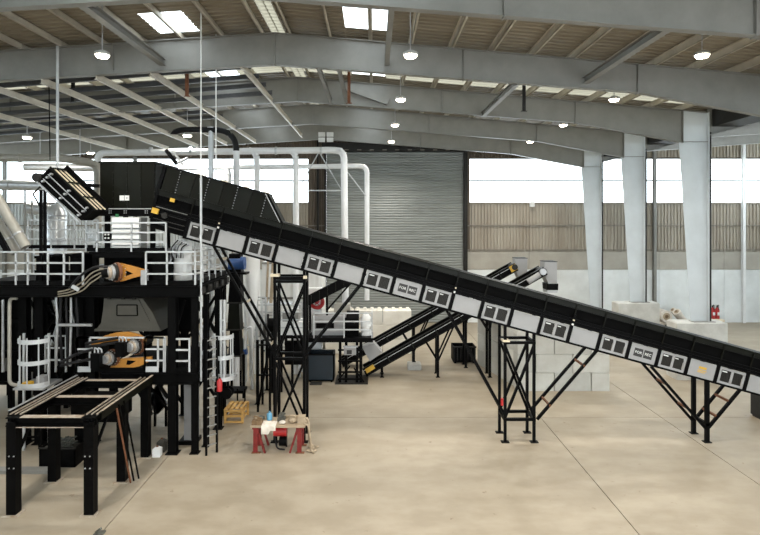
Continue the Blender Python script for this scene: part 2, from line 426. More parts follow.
for px_, py_, Y in ((73, 85, 23), (187, 79, 22.), (349, 86, 22.5), (524, 94, 23.)):
    m = MB(); m.box(X(px_, Y)-.06, X(px_, Y)+.06, Y-.05, Y+.05, Z(py_+17, Y), ztop(X(px_, Y))+.06); m.box(X(px_, Y)-.12, X(px_, Y)+.12, Y-.05, Y+.05, Z(py_+17, Y)-.02, Z(py_+17, Y))
    tag(m.build('drop_hanger', 'rust' if px_ in (187, 349) else 'dark_steel'),
        'short brown steel hanger dropping from the roof %s' % ('above the black hose elbow' if px_ == 187 else 'beside the sloping ridge strut') if px_ in (187, 349) else 'short black steel hanger dropping from the roof %s' % ('beside the slim pale pole' if px_ == 73 else 'on the column side'), 'hanger', 'roof hangers')

# ---- back wall
wb = struct(thing('wall_back', 'back wall of concrete panels with ribbed cladding and long window strips', 'wall', (0, YB, 0)))
def clad(x0, x1, z0, z1, m_='cladding', nm='cladding_sheet', y=YB, pitch=.23, d=.09, parent=None):
    m = MB(); n = max(1, int((x1-x0)/pitch)); p = (x1-x0)/n; xs = [x0]; hs = [0]
    for k in range(n):
        a = x0+k*p; xs += [a+p*.45, a+p*.55, a+p*.9, a+p]; hs += [0, d, d, 0]
    vs_ = []; fs = []
    for xx, h in zip(xs, hs): vs_ += [(xx, y-h, z0), (xx, y-h, z1)]
    for k in range(len(xs)-1): fs.append((2*k, 2*k+2, 2*k+3, 2*k+1))
    return m._add(vs_, fs).build(nm, m_, parent or wb)
zC1, zC2, zW0, zW1 = 3.8, 5.12, 8.65, 11.85
segs = [(-31., -24.), (-24., -17.2), (-17.2, -10.4), (-10.4, -4.78), (6.95, 15.6), (15.6, 20.2), (20.2, 26.6), (26.6, 30.)]
for n, (a, b) in enumerate(segs):
    clad(a, b, zC2, zW0, 'cladding_pale' if n < 3 else 'cladding')
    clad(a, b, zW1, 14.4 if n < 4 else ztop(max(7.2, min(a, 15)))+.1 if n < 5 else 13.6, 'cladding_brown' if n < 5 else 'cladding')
    w = struct(MB().box(a+.02, b-.02, YB-.01, YB+.01, zW0, zW1).build('window_%d' % (n+1), 'polycarbonate'))
    tag(w, 'long bright translucent window strip in the back wall', 'window', 'window strips of the back wall')
    MB().box(a, b, YB-.11, YB-.03, 10.2, 10.3).build('transom', 'frame_grey', w)
    MB().box(a, b, YB-.13, YB-.05, zW0-.1, zW0+.02).build('window_sill', 'girt', w)
    MB().box(a, b, YB-.10, YB-.02, zW1-.04, zW1+.08).build('window_head', 'cladding_brown', w)
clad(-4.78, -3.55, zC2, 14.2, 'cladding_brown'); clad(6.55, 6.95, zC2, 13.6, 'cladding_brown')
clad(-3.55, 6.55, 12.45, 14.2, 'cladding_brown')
for a, b in ((-31., -4.78), (-4.78, -3.55), (6.55, 15.6), (15.6, 30.)):
    for z in (6.95, zC2+.06): MB().box(a, b, YB-.17, YB-.06, z, z+.09).build('girt', 'girt', wb)
for a in (-31., -26.5, -22., -17.5, -13., -8.5, 6.55, 11.2, 15.9, 20.6, 25.3):
    b = {-8.5: -3.55, 25.3: XR, 6.55: 11.2}.get(a, a+4.5 if a < 0 else a+4.7)
    MB().box(a+.01, b-.01, YB-.14, YB+.2, 0, zC1).build('concrete_panel', 'concrete_wall', wb)
    MB().box(a+.01, b-.01, YB-.13, YB+.2, zC1+.02, zC2).build('concrete_panel', 'concrete_upper', wb)
for xx, m_ in ((-26.6, 'frame_grey'), (-17.2, 'frame_grey'), (26.6, 'white_paint'), (20.2, 'frame_grey')):
    MB().ibeam((xx, YB-.28, 0), (xx, YB-.28, 13), .2, .24, .02).build('gable_post', m_, wb)
for xx in (-4.05, 6.66): MB().box(xx-.07, xx+.07, YB-.35, YB-.12, 0, 13.2).build('gable_post', 'dark_steel', wb)
MB().beam((COLX, YB-.25, 12.75), (XR, YB-.25, 13.6), .2, .3).build('eave_beam', 'white_paint', wb)
# roller door
d1 = struct(thing('door_1', 'tall closed grey roller shutter door in the back wall', 'door', ((-3.4+6.45)/2, YB-.2, 0)))
m = MB(); n = 66; vs_ = []; fs = []
for k in range(n):
    z0 = 12.3*k/n; h = 12.3/n
    for t, o in ((0, 0), (.15, .035), (.5, .055), (.85, .035), (.999, 0)):
        vs_ += [(-3.42, YB-.2-o, z0+h*t), (6.48, YB-.2-o, z0+h*t)]
for k in range(len(vs_)//2-1): fs.append((2*k, 2*k+1, 2*k+3, 2*k+2))
m._add(vs_, fs); c = m.build('shutter_laths', 'door_lath', d1); c['kind'] = 'stuff'
for xx in (-3.5, 6.5): MB().box(xx-.07, xx+.07, YB-.42, YB-.12, 0, 12.6).build('guide_rail', 'dark_steel', d1)
MB().box(-3.7, 6.7, YB-.75, YB-.1, 12.3, 12.9).build('shutter_box', 'dark_steel', d1)
for k in range(11):
    xx = -3.0+.9*k; MB().box(xx, xx+.3, YB-.80, YB-.75, 12.36, 12.42).build('box_bracket', 'girt', d1)
# side walls outside the view
for nm, xx in (('wall_left', XL), ('wall_right', XR)):
    w = struct(thing(nm, 'ribbed side wall of the hall', 'wall', (xx, 17, 0)))
    MB().box(xx-.1, xx+.1, Y0, YB, 0, 5.1).build('concrete_panel', 'concrete_wall', w)
    MB().box(xx-.05, xx+.05, Y0, YB, 5.1, 8.6).build('cladding_sheet', 'cladding', w)
    MB().box(xx-.05, xx+.05, Y0, YB, 11.8, 14.2).build('cladding_sheet', 'cladding', w)
    wn = struct(MB().box(xx-.01, xx+.01, Y0, YB, 8.6, 11.8).build('window_%d' % (9 if xx < 0 else 10), 'polycarbonate'))
    tag(wn, 'long translucent window strip in the side wall', 'window', 'window strips of the side walls')

wf = struct(thing('wall_front', 'front wall of the hall behind the open floor', 'wall', (0, Y0, 0)))
for a_, b_, z0_ in ((XL, -2, 0), (10, 12, 0), (24, XR, 0), (-2, 10, 7.2), (12, 24, 7.2)):          # two open gateways
    MB().box(a_, b_, Y0-.1, Y0, z0_, 8.6).build('concrete_panel', 'concrete_upper', wf)
MB().box(XL, XR, Y0-.1, Y0, 11.8, 15).build('cladding_sheet', 'cladding', wf)
tag(struct(MB().box(XL, XR, Y0-.06, Y0-.04, 8.6, 11.8).build('window_11', 'polycarbonate')), 'long translucent window strip in the front wall', 'window')

# ---- high-bay lamps
def lamp(x, y, z, lab, power=LAMP_POWER):
    t = thing('high_bay_lamp', lab, 'lamp', (x, y, z), 'high-bay lamps under the roof')
    MB().tube([(x, y, z+.02), (x, y, z+.10), (x, y, z+.16)], [.22, .22, .10], 16).build('housing', 'lamp_body', t)
    MB().tube([(x, y, z-.05), (x, y, z+.02)], [.16, .20], 16).build('lens', 'lamp_lens', t)
    MB().tube([(x, y, z+.16), (x, y, zr(x)+.02)], .018, 6).build('hanger_rod', 'galvanised', t)
    l = bpy.data.lights.new('lamp_light', 'SPOT'); l.energy = power*4; l.color = (1, .94, .85); l.shadow_soft_size = .3
    l.spot_size = math.radians(150); l.spot_blend = .6
    lo = bpy.data.objects.new('lamp_light', l); COL.objects.link(lo); lo.parent = t; lo.location = (0, 0, -.08)
rows = {-1.6: 'row farthest from the roller door', 4.5: 'second lit row over the open floor', 10.7: 'row before the conveyor',
        16.9: 'row above the long conveyor', 23.1: 'row above the inclined twin conveyors', 29.3: 'row behind the twin conveyors', 35.5: 'row closest to the roller door'}
for y, rl in rows.items():
    for x, cl in ((-8.2, 'on the tower side'), (1.1, 'near the ridge'), (9.9, 'on the column side')):
        if x < 0 and y > 20: continue
        lamp(x, y, 12.35, 'lit round high-bay lamp %s, %s' % (cl, rl))
lamp(-9.0, 27.0, 11.45, 'lit round lamp hanging low beyond the black hose above the conveyor hood')
lamp(-17.2, 34.0, 11.45, 'lit round lamp hanging low above the tilted black feeder, nearer the back wall')
lamp(-17.1, 27.6, 11.45, 'lit round lamp hanging low above the grey air ducts')
t = thing('floodlight_bank', 'white bank of four floodlights hanging above the roller door', 'floodlight', P(326, 140, 37.5))
for i in (-1, 1):
    for j in (0, 1):
        c = P(326, 140, 37.5); MB().box(c[0]+i*.28-.22, c[0]+i*.28+.22, 37.35, 37.5, c[2]+j*.36-.14, c[2]+j*.36+.14).build('floodlight', 'white_paint', t)
MB().box(c[0]-.03, c[0]+.03, 37.5, 37.56, c[2]-.2, 13.0).build('bracket', 'dark_steel', t)
for px_, py_, lab in ((532, 204, 'small white box lamp fixed under the window strip beside the roller door'),):
    m = MB(); c = P(px_, py_, YB-.25); m.box(c[0]-.16, c[0]+.16, YB-.42, YB-.17, c[2]-.2, c[2]+.16); m.box(c[0]-.05, c[0]+.05, YB-.46, YB-.42, c[2]-.05, c[2]+.05)
    tag(m.build('wall_lamp', 'white_paint'), lab, 'wall lamp')
# ================================================================ THE LONG INCLINED CONVEYOR
A = math.atan(.2735); ca, sa = math.cos(A), math.sin(A)
YF, YR = 18.6, 19.5
TX, TZ = X(195.6, YF), Z(239-144.4*.2735, YF)                  # point of the top edge at s = 0
MOD = 29.42/30.11/ca
def C(s, n): return (TX+s*ca-n*sa, TZ-s*sa-n*ca)           # along the slope, down from the top edge
def C3(s, n, y): x, z = C(s, n); return (x, y, z)
def quad(s0, s1, n0, n1): return [C(s0, n0), C(s1, n0), C(s1, n1), C(s0, n1)]
cv = thing('long_conveyor', 'long black inclined conveyor with grey side panels and black hood at its top end', 'conveyor', (C(10, 1.3)[0], 19, 0))
S0, S1 = -1.28, MOD*20.4
for y0, y1 in ((YF, YF+.03), (YR-.03, YR)):
    MB().prism(quad(S0, S1, .02, .18), y0, y1).build('skirt_plate', 'olive_hood', cv)
    MB().prism(quad(S0, S1, -.02, .025), y0-.04, y1+.02).build('top_rail', 'olive_dark', cv)
    MB().prism(quad(S0, S1, .18, .52), y0+.05 if y0 == YF else y0-.07, y1+.07 if y0 == YF else y1-.05).build('side_plate', 'black_matte', cv)
    for n0 in (.17, .50, .60, .70): MB().prism(quad(S0, S1, n0, n0+.028), y0-.05 if y0 == YF else y0, y1 if y0 == YF else y1+.05).build('stringer', 'black_paint', cv)
    MB().prism(quad(S0, S1, .50, .74), y0, y1).build('stringer_web', 'black_paint', cv)
    MB().prism(quad(S0+1.2, S1, 1.29, 1.35), y0-.04 if y0 == YF else y0, y1 if y0 == YF else y1+.04).build('bottom_chord', 'black_paint', cv)
MB().prism(quad(S0, S1, .42, .45), YF+.1, YR-.1).build('belt', 'belt', cv)
MB().prism(quad(S0, S1, .95, .97), YF+.1, YR-.1).build('return_belt', 'belt', cv)
cvr = MB()                                                  # low lid over the belt
for a, b, za, zb_ in ((YF+.02, YF+.3, .02, -.05), (YF+.3, YR-.3, -.05, -.05), (YR-.3, YR-.02, -.05, .02)):
    p = [C3(S0, za, a), C3(S1, za, a), C3(S1, zb_, b), C3(S0, zb_, b)]; cvr._add(p, [(0,1,2,3)])
cvr.build('belt_cover', 'olive_dark', cv)
def txt(body, size, at, parent, m_='print_white', align='CENTER', ang=0.):
    cu = bpy.data.curves.new('lettering', 'FONT'); cu.body = body; cu.size = size; cu.align_x = align; cu.align_y = 'CENTER'; cu.extrude = .002; cu.resolution_u = 2
    ob = bpy.data.objects.new('lettering_tmp', cu); COL.objects.link(ob)
    bpy.context.view_layer.update()
    me = bpy.data.meshes.new_from_object(ob.evaluated_get(bpy.context.evaluated_depsgraph_get()))
    bpy.data.objects.remove(ob); bpy.data.curves.remove(cu)
    me.materials.clear(); me.materials.append(M[m_])
    o = bpy.data.objects.new('lettering', me); COL.objects.link(o); o.parent = parent
    o.location = Vector(at)-Vector(parent['_o']); o.rotation_euler = (math.pi/2, ang, 0); o['_o'] = parent['_o']
    return o
for k in range(21):
    s = k*MOD
    # bracket and post
    MB().prism(quad(s-.075, s+.03, .66, 1.33), YF-.045, YF+.05).build('post', 'black_paint', cv)
    MB().prism(quad(s-.075, s+.03, .66, 1.33), YR-.05, YR+.045).build('post', 'black_paint', cv)
    MB().prism(quad(s-.04, s-.005, .0, .55), YF-.055, YF).build('bracket', 'olive_dark', cv)
    MB().tube([C3(s+.2, .62, YF+.05), C3(s+.2, .62, YR-.05)], .06, 8).build('roller', 'galvanised', cv)
    if k == 20: break
    a, b, t0, t1 = s+.045, s+MOD-.09, .75, 1.285
    if k % 2 == 0:
        m = MB(); mid = (a+b)/2
        fr = .075
        for q in ((a, b, t0, t0+fr), (a, b, t1-fr, t1), (a, a+fr, t0+fr, t1-fr), (b-fr, b, t0+fr, t1-fr), (mid-.04, mid+.04, t0+fr, t1-fr)):
            m.prism(quad(*q), YF-.02, YF)
        fp = m.build('window_panel', 'panel_grey', cv)
        for q0, q1 in ((a+fr, mid-.04), (mid+.04, b-fr)):
            g = MB(); g.prism(quad(q0, q1, t0+fr, t1-fr), YF+.02, YF+.03)
            for u in range(1, 6): uu = q0+(q1-q0)*u/6; g.prism(quad(uu-.006, uu+.006, t0+fr, t1-fr), YF+.008, YF+.02)
            g.build('mesh_guard', 'mesh_guard', fp)
        MB().prism(quad(a+.11, a+.27, t0+.11, t0+.145), YF+.0, YF+.008).build('guard_label', 'paper', fp)
        if k % 4 == 0: MB().prism(quad(mid+.07, mid+.18, t0+.115, t0+.145), YF+.0, YF+.008).build('guard_label', 'paper', fp)
    else:
        fp = MB().prism(quad(a, b, t0, t1), YF-.02, YF).build('blank_panel', 'panel_grey', cv)
        if k in (7, 15):
            mid = (a+b)/2; tc = (t0+t1)/2
            for sg, w in ((-1, 'FOR'), (1, 'REC')):
                c0, c1 = (mid-.31, mid-.02) if sg < 0 else (mid+.02, mid+.31)
                MB().prism(quad(c0, c1, tc-.135, tc+.135), YF-.024, YF-.02).build('logo_field', 'print_black', fp)
                txt(w, .125, C3((c0+c1)/2, tc+.0, YF-.027), fp, ang=A)
        if k == 17:
            mid = (a+b)/2; tc = (t0+t1)/2
            m = MB()
            for (u0, u1, v0, v1) in ((-.12, .14, -.10, -.02), (-.14, .16, .02, .05), (-.14, .12, .075, .10)): m.prism(quad(mid+u0, mid+u1, tc+v0, tc+v1), YF-.024, YF-.02)
            m.build('warning_label', 'yellow_label', fp)
# pull-switch boxes along the belt
for k in (1, 9, 13):
    s = k*MOD-.02
    MB().prism(quad(s-.05, s+.03, .35, .52), YF-.12, YF-.05).build('pull_switch', 'black_paint', cv)
    MB().prism(quad(s-.03, s+.02, .52, .57), YF-.11, YF-.05).build('switch_plate', 'cream_paint', cv)
    MB().prism(quad(s-.03, s+.02, .66, .72), YF-.11, YF-.05).build('switch_plate', 'paper', cv)
# hood at the upper end: ribbed panels
hs0, hs1, hh = -1.24, 2.25, .80
hood = MB().prism([C(hs0+.05, 0), C(hs1+.72, -.02), C(hs1+.02, -hh+.02), C(hs0+.18, -hh+.02)], YF+.04, YR-.04).build('hood', 'olive_dark', cv)
np_ = 7
for k in range(np_):
    u0 = hs0+.05+(hs1-hs0-.05)*k/np_; u1 = hs0+.05+(hs1-hs0-.05)*(k+1)/np_-.02
    v0 = u0+.10; v1 = u1+.04 if k == np_-1 else u1+.10-.08*k/np_
    d = .0 if k % 2 else .018
    MB().prism([C(u0, 0), C(u1, 0), C(u1+.02, -hh), C(u0+.02, -hh)], YF+.0-d, YF+.04).build('hood_panel', 'olive_hood' if k % 2 else 'olive_dark', hood)
    m = MB()
    if k % 2 == 0:
        for j in range(9): c = C3(u1+.01, -hh*(j+.5)/9, YF-.03); m.tube([c, (c[0], YF, c[2])], .014, 6)
        m.build('bolt_row', 'galvanised', hood)['kind'] = 'stuff'
MB().prism([C(hs1, 0), C(hs1+.70, 0), C(hs1+.02, -hh)], YF-.0, YF+.04).build('hood_panel', 'olive_hood', hood)
MB().beam(C3(hs1+.74, .0, YF-.02), C3(hs1+.02, -hh, YF-.02), .05, .06).build('hood_edge', 'black_paint', hood)
MB().beam(C3(hs1+.66, .0, YF-.03), C3(hs1-.06, -hh, YF-.03), .02, .02).build('hood_trim', 'rail_grey', hood)
MB().prism(quad(hs0, hs1+.02, -hh-.03, -hh+.02), YF-.03, YR+.02).build('hood_top', 'black_paint', hood)
for sb in (-.2, .65, 1.4, 2.1): MB().prism(quad(sb, sb+.2, -hh-.06, -hh-.03), YF+.02, YF+.12).build('lifting_lug', 'cream_paint', hood)
# head end
MB().prism(quad(S0-.05, S0+.05, -.8, 1.0), YF-.02, YR).build('end_plate', 'black_paint', cv)
MB().prism(quad(S0+.05, -.10, .62, 1.3), YF+.02, YR).build('head_box', 'black_matte', cv)
for n0 in (.55, .75, .95, 1.1): MB().prism(quad(S0+.08, -.12, n0, n0+.025), YF-.02, YF+.02).build('head_rail', 'frame_grey' if n0 < .7 else 'dark_steel', cv)
MB().prism(quad(S0+.48, S0+.64, .16, .28), YF-.06, YF-.05).build('warning_label', 'yellow_label', cv)
MB().prism(quad(S0+.0, S0+.22, .62, .8), YF-.10, YF-.02).build('bearing_cover', 'yellow_label', cv)
MB().tube([C3(S0+.45, .78, YF-.10), C3(S0+.45, .78, YF)], .10, 12).build('shaft_end', 'dark_steel', cv)

# supports, parts of the conveyor
def bot(px_): # z of the conveyor underside at a pixel column
    x = X(px_, YF); s = (x-TX+1.32*sa)/ca; return C(s, 1.32)[1]
def legs(x, parent, z1, w=.088, ys=(YF+.06, YR-.0)):
    for y in ys:
        m = MB(); m.beam((x, y, .02), (x, y, z1), w, w); m.box(x-.13, x+.13, y-.1, y+.1, 0, .025)
        m.build('leg', 'black_paint', parent)
def bar(p, q, w=.07, nm='brace', m_='black_paint', h=None): return MB().beam(p, q, w, h).build(nm, m_, cv)
# left tower
xa, xb = X(274.5, YF), X(304, YF)
zt = 5.35
for x in (xa, xb): legs(x, cv, bot(275 if x == xa else 304)+.05)
for y in (YF+.06, YR-.06):
    for z in (zt, zt+.12, 2.78): bar((xa-.05, y, z), (xb+.05, y, z), .09, 'crossbar')
    for z0, z1 in ((2.85, zt-.08), (.35, 2.7)):
        bar((xa, y-.03, z0), (xb, y-.03, z1), .065); bar((xa, y+.03, z1), (xb, y+.03, z0), .065)
for x in (xa, xb):
    for z in (zt, 2.78): bar((x, YF, z), (x, YR, z), .09, 'crossbar')
    bar((x, YF+.06, .35), (x, YR-.06, 2.7), .07); bar((x, YF+.06, 2.85), (x, YR-.06, zt), .07)
MB().box(xa-.14, xa+.16, YF-.05, YF+.2, zt+.17, zt+.26).build('clamp_plate', 'cream_paint', cv)
MB().box(xb-.02, xb+.1, YF-.05, YF+.02, zt+.1, zt+.2).build('clamp_plate', 'cream_paint', cv)
def arm(p0, p1, off, plates=(.4, .9), y0=YF+.08, y1=YR-.1):
    for y in (y0, y1):
        for o in (0,):
            bar((X(p0[0]+o, YF), y, Z(p0[1]+o*.2773, YF)), (X(p1[0]+o*.75, YF), y, Z(p1[1], YF)), .08, 'strut')
    for t in plates:
        a = (X(p0[0]+(p1[0]-p0[0])*t, YF), Z(p0[1]+(p1[1]-p0[1])*t, YF)); b = (X(p0[0]+off+(p1[0]+off*.75-p0[0]-off)*t, YF), Z(p0[1]+off*.2773+(p1[1]-p0[1]-off*.2773)*t, YF))
        MB().beam((a[0], y0, a[1]), (a[0], y1, a[1]), .03, .08).build('tie_plate', 'cream_paint', cv)
arm((213, 246), (277, 360), 9, (.12, .5, .88))
arm((361, 285), (303, 358), 0, ())
# middle support
xa2, xb2 = X(505.5, YF), X(534.5, YF)
for x, pp in ((xa2, 506), (xb2, 535)): legs(x, cv, bot(pp)+.05)
for y in (YF+.06, YR-.06):
    for z in (Z(343, YF), Z(420, YF)+.0): bar((xa2-.05, y, z), (xb2+.05, y, z), .09, 'crossbar')
    bar((xa2, y, Z(346, YF)), (xb2, y, Z(418, YF)), .08); bar((xb2, y, Z(346, YF)), (xa2, y, Z(418, YF)), .08)
for x in (xa2, xb2):
    for z in (Z(343, YF), Z(420, YF)): bar((x, YF, z), (x, YR, z), .09, 'crossbar')
MB().box(xa2-.1, xa2+.14, YF-.05, YF+.25, Z(343, YF)+.04, Z(343, YF)+.1).build('clamp_plate', 'cream_paint', cv)
for y in (YF+.06, YR-.06): bar((X(449, YF), y, Z(313, YF)), (xa2, y, Z(416, YF)), .085, 'strut')
for y in (YF+.06, YR):
    bar((X(600, YF), y, Z(348, YF)), (xb2+.1, y, Z(420, YF)), .085, 'strut')
for t_ in (.25, .8): MB().beam((X(600, YF)+(xb2+.1-X(600, YF))*t_, YF, Z(348+72*t_, YF)), (X(600, YF)+(xb2+.1-X(600, YF))*t_, YR, Z(348+72*t_, YF)), .05, .07).build('tie_plate', 'rust', cv)
MB().tube([(xa2-.12, YF-.03, Z(405, YF)), (xa2-.12, YF-.03, Z(398, YF))], .045, 8).build('pull_handle', 'red_paint', cv)
# right support
xr = X(708, YF)
for y, pp in ((YF+.06, 708), (YR-.06, 708)):
    m = MB(); m.beam((xr, y, .02), (xr, y, bot(pp)+.05), .12); m.box(xr-.12, xr+.12, y-.1, y+.1, 0, .025); m.build('leg', 'black_paint', cv)
    bar((X(652, YF), y, Z(367, YF)), (xr-.05, y, Z(429, YF)), .085, 'strut')
    bar((X(743, YF), y, Z(388, YF)), (xr+.05, y, Z(428, YF)), .085, 'strut'); 
bar((xr, YF, Z(425, YF)), (xr, YR, Z(425, YF)), .1, 'crossbar')
for t in (.3, .7):
    bar((xr+(X(740, YF)-xr)*t, YF+.06, Z(428-37*t, YF)), (xr+(X(740, YF)-xr)*t, YR-.06, Z(428-37*t, YF)), .07, 'crossbar', 'rust')
    bar((X(652, YF)+(xr-X(652, YF))*t, YF+.06, Z(367+62*t, YF)), (X(652, YF)+(xr-X(652, YF))*t, YR-.06, Z(367+62*t, YF)), .06, 'crossbar', 'rust')

# ================================================================ THE TWIN REAR CONVEYORS
def rear_conveyor(name_lab, head, foot, Y, w, legs_px, yellow):
    hx, hz = X(head[0], Y), Z(head[1], Y); fx, fz = X(foot[0], Y), Z(foot[1], Y)
    t = thing('incline_conveyor', name_lab, 'conveyor', ((hx+fx)/2, Y, 0), 'twin rear conveyors')
    d = Vector((hx-fx, 0, hz-fz)); L_ = d.length; d.normalize(); nrm = Vector((-d.z, 0, d.x))
    def pt(s, n): v = Vector((fx, 0, fz))+d*s+nrm*n; return (v.x, v.z)
    def q(s0, s1, n0, n1): return [pt(s0, n0), pt(s1, n0), pt(s1, n1), pt(s0, n1)]
    for y0, y1 in ((Y, Y+.03), (Y+w-.03, Y+w)):
        MB().prism(q(0, L_, -.22, .16), y0, y1).build('side_plate', 'black_paint', t)
        MB().prism(q(0, L_, .14, .17), y0-.05, y1+.02).build('top_rail', 'olive_hood', t)
        MB().prism(q(0, L_, -.24, -.20), y0-.04, y1+.02).build('bottom_rail', 'black_paint', t)
        MB().prism(q(0, L_, .04, .06), y0-.02, y1).build('edge_trim', 'rail_grey' if y0 == Y else 'black_paint', t)
    for k in range(1, int(L_/1.3)+1):
        MB().prism(q(k*1.3-.03, k*1.3+.03, -.22, .15), Y-.03, Y).build('rib', 'olive_hood', t)
    MB().prism(q(0, L_, .02, .05), Y+.03, Y+w-.03).build('belt', 'belt', t)
    MB().prism(q(0, L_, -.2, -.17), Y+.03, Y+w-.03).build('return_belt', 'belt', t)
    MB().tube([(pt(L_-.1, 0)[0], Y-.12, pt(L_-.1, 0)[1]), (pt(L_-.1, 0)[0], Y+w+.1, pt(L_-.1, 0)[1])], .15, 12).build('head_drum', 'dark_steel', t)
    if yellow: MB().prism(q(L_-.35, L_-.02, -.16, .14), Y-.1, Y-.03).build('drive_cover', 'yellow_label', t)
    else:
        c = pt(L_-.15, 0); MB().tube([(c[0], Y-.2, c[1]), (c[0], Y, c[1])], .15, 14).build('gearbox', 'galvanised', t)
        a, b = pt(L_-1.0, -.06), pt(L_-.35, -.02); MB().tube([(a[0], Y-.14, a[1]), (b[0], Y-.14, b[1])], .13, 12).build('motor', 'panel_grey', t)
    # discharge chute
    hx2, hz2 = pt(L_, 0)
    m = MB(); m.prism([(hx2+.0, hz2+.38), (hx2+.58, hz2+.38), (hx2+.58, hz2-.65), (hx2+.18, hz2-.65), (hx2-.02, hz2-.2)], Y+.05, Y+w-.05)
    ch = m.build('discharge_chute', 'panel_grey', t)
    MB().prism([(hx2-.02, hz2+.38), (hx2+.60, hz2+.38), (hx2+.60, hz2+.40), (hx2-.02, hz2+.40)], Y+.03, Y+w-.03).build('chute_rim', 'black_paint', ch)
    if not yellow:
        MB().prism([(hx2+.12, hz2-.95), (hx2+.63, hz2-.95), (hx2+.64, hz2-.65), (hx2+.1, hz2-.65)], Y+.04, Y+w-.04).build('rubber_skirt', 'black_paint', ch)
        MB().prism([(hx2+.12, hz2-1.08), (hx2+.6, hz2-1.08), (hx2+.62, hz2-.95), (hx2+.12, hz2-.95)], Y+.06, Y+w-.06).build('skirt_lip', 'rail_grey', ch)
    for lp in legs_px:
        lx = X(lp, Y); s = (lx-fx)/d.x; zt_ = pt(s, -.2)[1]
        for y in (Y+.05, Y+w-.05):
            z0 = .29 if lp == 414 and y < Y+.3 else 0.0          # this leg stands on a concrete pad
            m = MB(); m.beam((lx, y, z0), (lx, y, zt_), .11); m.box(lx-.1, lx+.1, y-.08, y+.08, z0, z0+.02); m.build('leg', 'black_paint', t)
            if zt_ > 1.6:
                dx_ = .2 if lp == 490 else .75; MB().beam((lx, y, zt_-1.3), (lx+dx_, y, zt_+dx_*.5), .07).build('brace', 'black_paint', t)
                MB().beam((lx, y, zt_-1.3), (lx-.6, y, zt_-.33), .07).build('brace', 'black_paint', t)
    return t, pt
rear_conveyor('black inclined conveyor with yellow drive cover and grey chute, farther of the twin pair', (516, 266), (341, 363), 28.0, .75, (414, 466), True)
t, pt = rear_conveyor('black inclined conveyor with silver gearbox and grey chute, nearer of the twin pair', (545, 270), (364, 372), 26.3, .8, (382, 438, 490), False)
MB().prism([P(362, 347, 26.3)[::2], P(374, 343, 26.3)[::2], P(382, 352, 26.3)[::2], P(370, 361, 26.3)[::2]], 26.22, 26.9).build('inlet_hopper', 'panel_grey', t)
MB().prism([P(365, 369, 26.3)[::2], P(373, 364, 26.3)[::2], P(375, 368, 26.3)[::2], P(367, 373, 26.3)[::2]], 26.21, 26.28).build('warning_label', 'yellow_label', t)
# short inclined conveyor behind the tower
t = thing('incline_conveyor', 'short black inclined conveyor rising in front of the red hose reel', 'conveyor', (X(320, 24.6), 24.6, 0))
a, b = P(307, 301.5, 25.85), P(356, 277, 25.85)
for y in (25.87, 26.33): MB().beam((a[0], y, a[2]), (b[0], y, b[2]), .05, .42).build('side_plate', 'black_paint', t)
MB().beam((a[0], 26.1, a[2]), (b[0], 26.1, b[2]), .44, .06).build('belt', 'belt', t)
for k in range(6):
    f = (k+.5)/6; MB().beam((a[0]+(b[0]-a[0])*f, 25.83, a[2]+(b[2]-a[2])*f-.2), (a[0]+(b[0]-a[0])*f, 25.83, a[2]+(b[2]-a[2])*f+.2), .04).build('rib', 'olive_hood', t)
for f, zf in ((.05, Z(338, 25.3)-.005), (.40, Z(316, 25.9)-.005)):
    MB().beam((a[0]+(b[0]-a[0])*f, 26.1, zf), (a[0]+(b[0]-a[0])*f, 26.1, a[2]+(b[2]-a[2])*f-.1), .1).build('leg', 'black_paint', t)
MB().beam(P(327, 310, 26.1), P(350, 284, 26.1), .08).build('brace', 'black_paint', t)
# ================================================================ THE SORTING TOWER
YT, YTB, XT = 17.7, 21.4, -5.62          # front and rear edge of the decks, right edge
ZU, ZL = 5.35, 2.60                      # upper and lower deck
tw = thing('sorting_tower', 'tall black steel tower with two decks and grey guardrails', 'tower', (-9.5, 19.5, 0))
def guardrail(parent, pts, h=1.04, n=3, step=1.35, m_='rail_grey', w=.05, kick=True):
    g = None
    for k in range(n-1, -1, -1):                      # the top rail carries the lower rails and the posts
        m = MB(); z = h*(k+1)/n
        for a, b in zip(pts[:-1], pts[1:]): m.beam((a[0], a[1], a[2]+z), (b[0], b[1], b[2]+z), w)
        if g is None: g = m.build('guardrail', m_, parent)
        else: m.build('rail', m_, g)
    for i, (a, b) in enumerate(zip(pts[:-1], pts[1:])):
        L_ = (Vector(b)-Vector(a)).length; c = max(1, round(L_/step))
        for k in range(0 if i == 0 else 1, c+1):
            p = Vector(a).lerp(Vector(b), k/c); MB().beam(p, p+Vector((0, 0, h)), w).build('post', m_, g)
    if kick:
        for a, b in zip(pts[:-1], pts[1:]):
            MB().beam((a[0], a[1], a[2]+.07), (b[0], b[1], b[2]+.07), .015, .13).build('toe_board', 'black_paint', g)
    return g
def xt(px_): return X(px_, YT)
# decks and edge beams
for z, x0, x1, y1 in ((ZU, -13.2, XT, YTB), (ZL, -8.6, XT, YTB)):
    MB().box(x0, x1, YT, y1, z-.05, z).build('deck', 'black_matte', tw)
    for y in (YT, y1):
        MB().ibeam((x0, y, z-.22), (x1, y, z-.22), .14, .34).build('edge_beam', 'black_paint', tw)
    for x in (x0, x1): MB().ibeam((x, YT, z-.22), (x, y1, z-.22), .14, .34).build('edge_beam', 'black_paint', tw)
    for k in range(7): xx = x0+(x1-x0)*(k+.5)/7; MB().box(xx-.04, xx+.04, YT+.1, y1-.1, z-.25, z-.05).build('joist', 'black_paint', tw)
for k in range(5):
    y = YT+.3+k*.75; MB().box(XT+.05, XT+.12, y, y+.3, ZU-.32, ZU-.12).build('edge_bracket', 'dark_steel', tw)
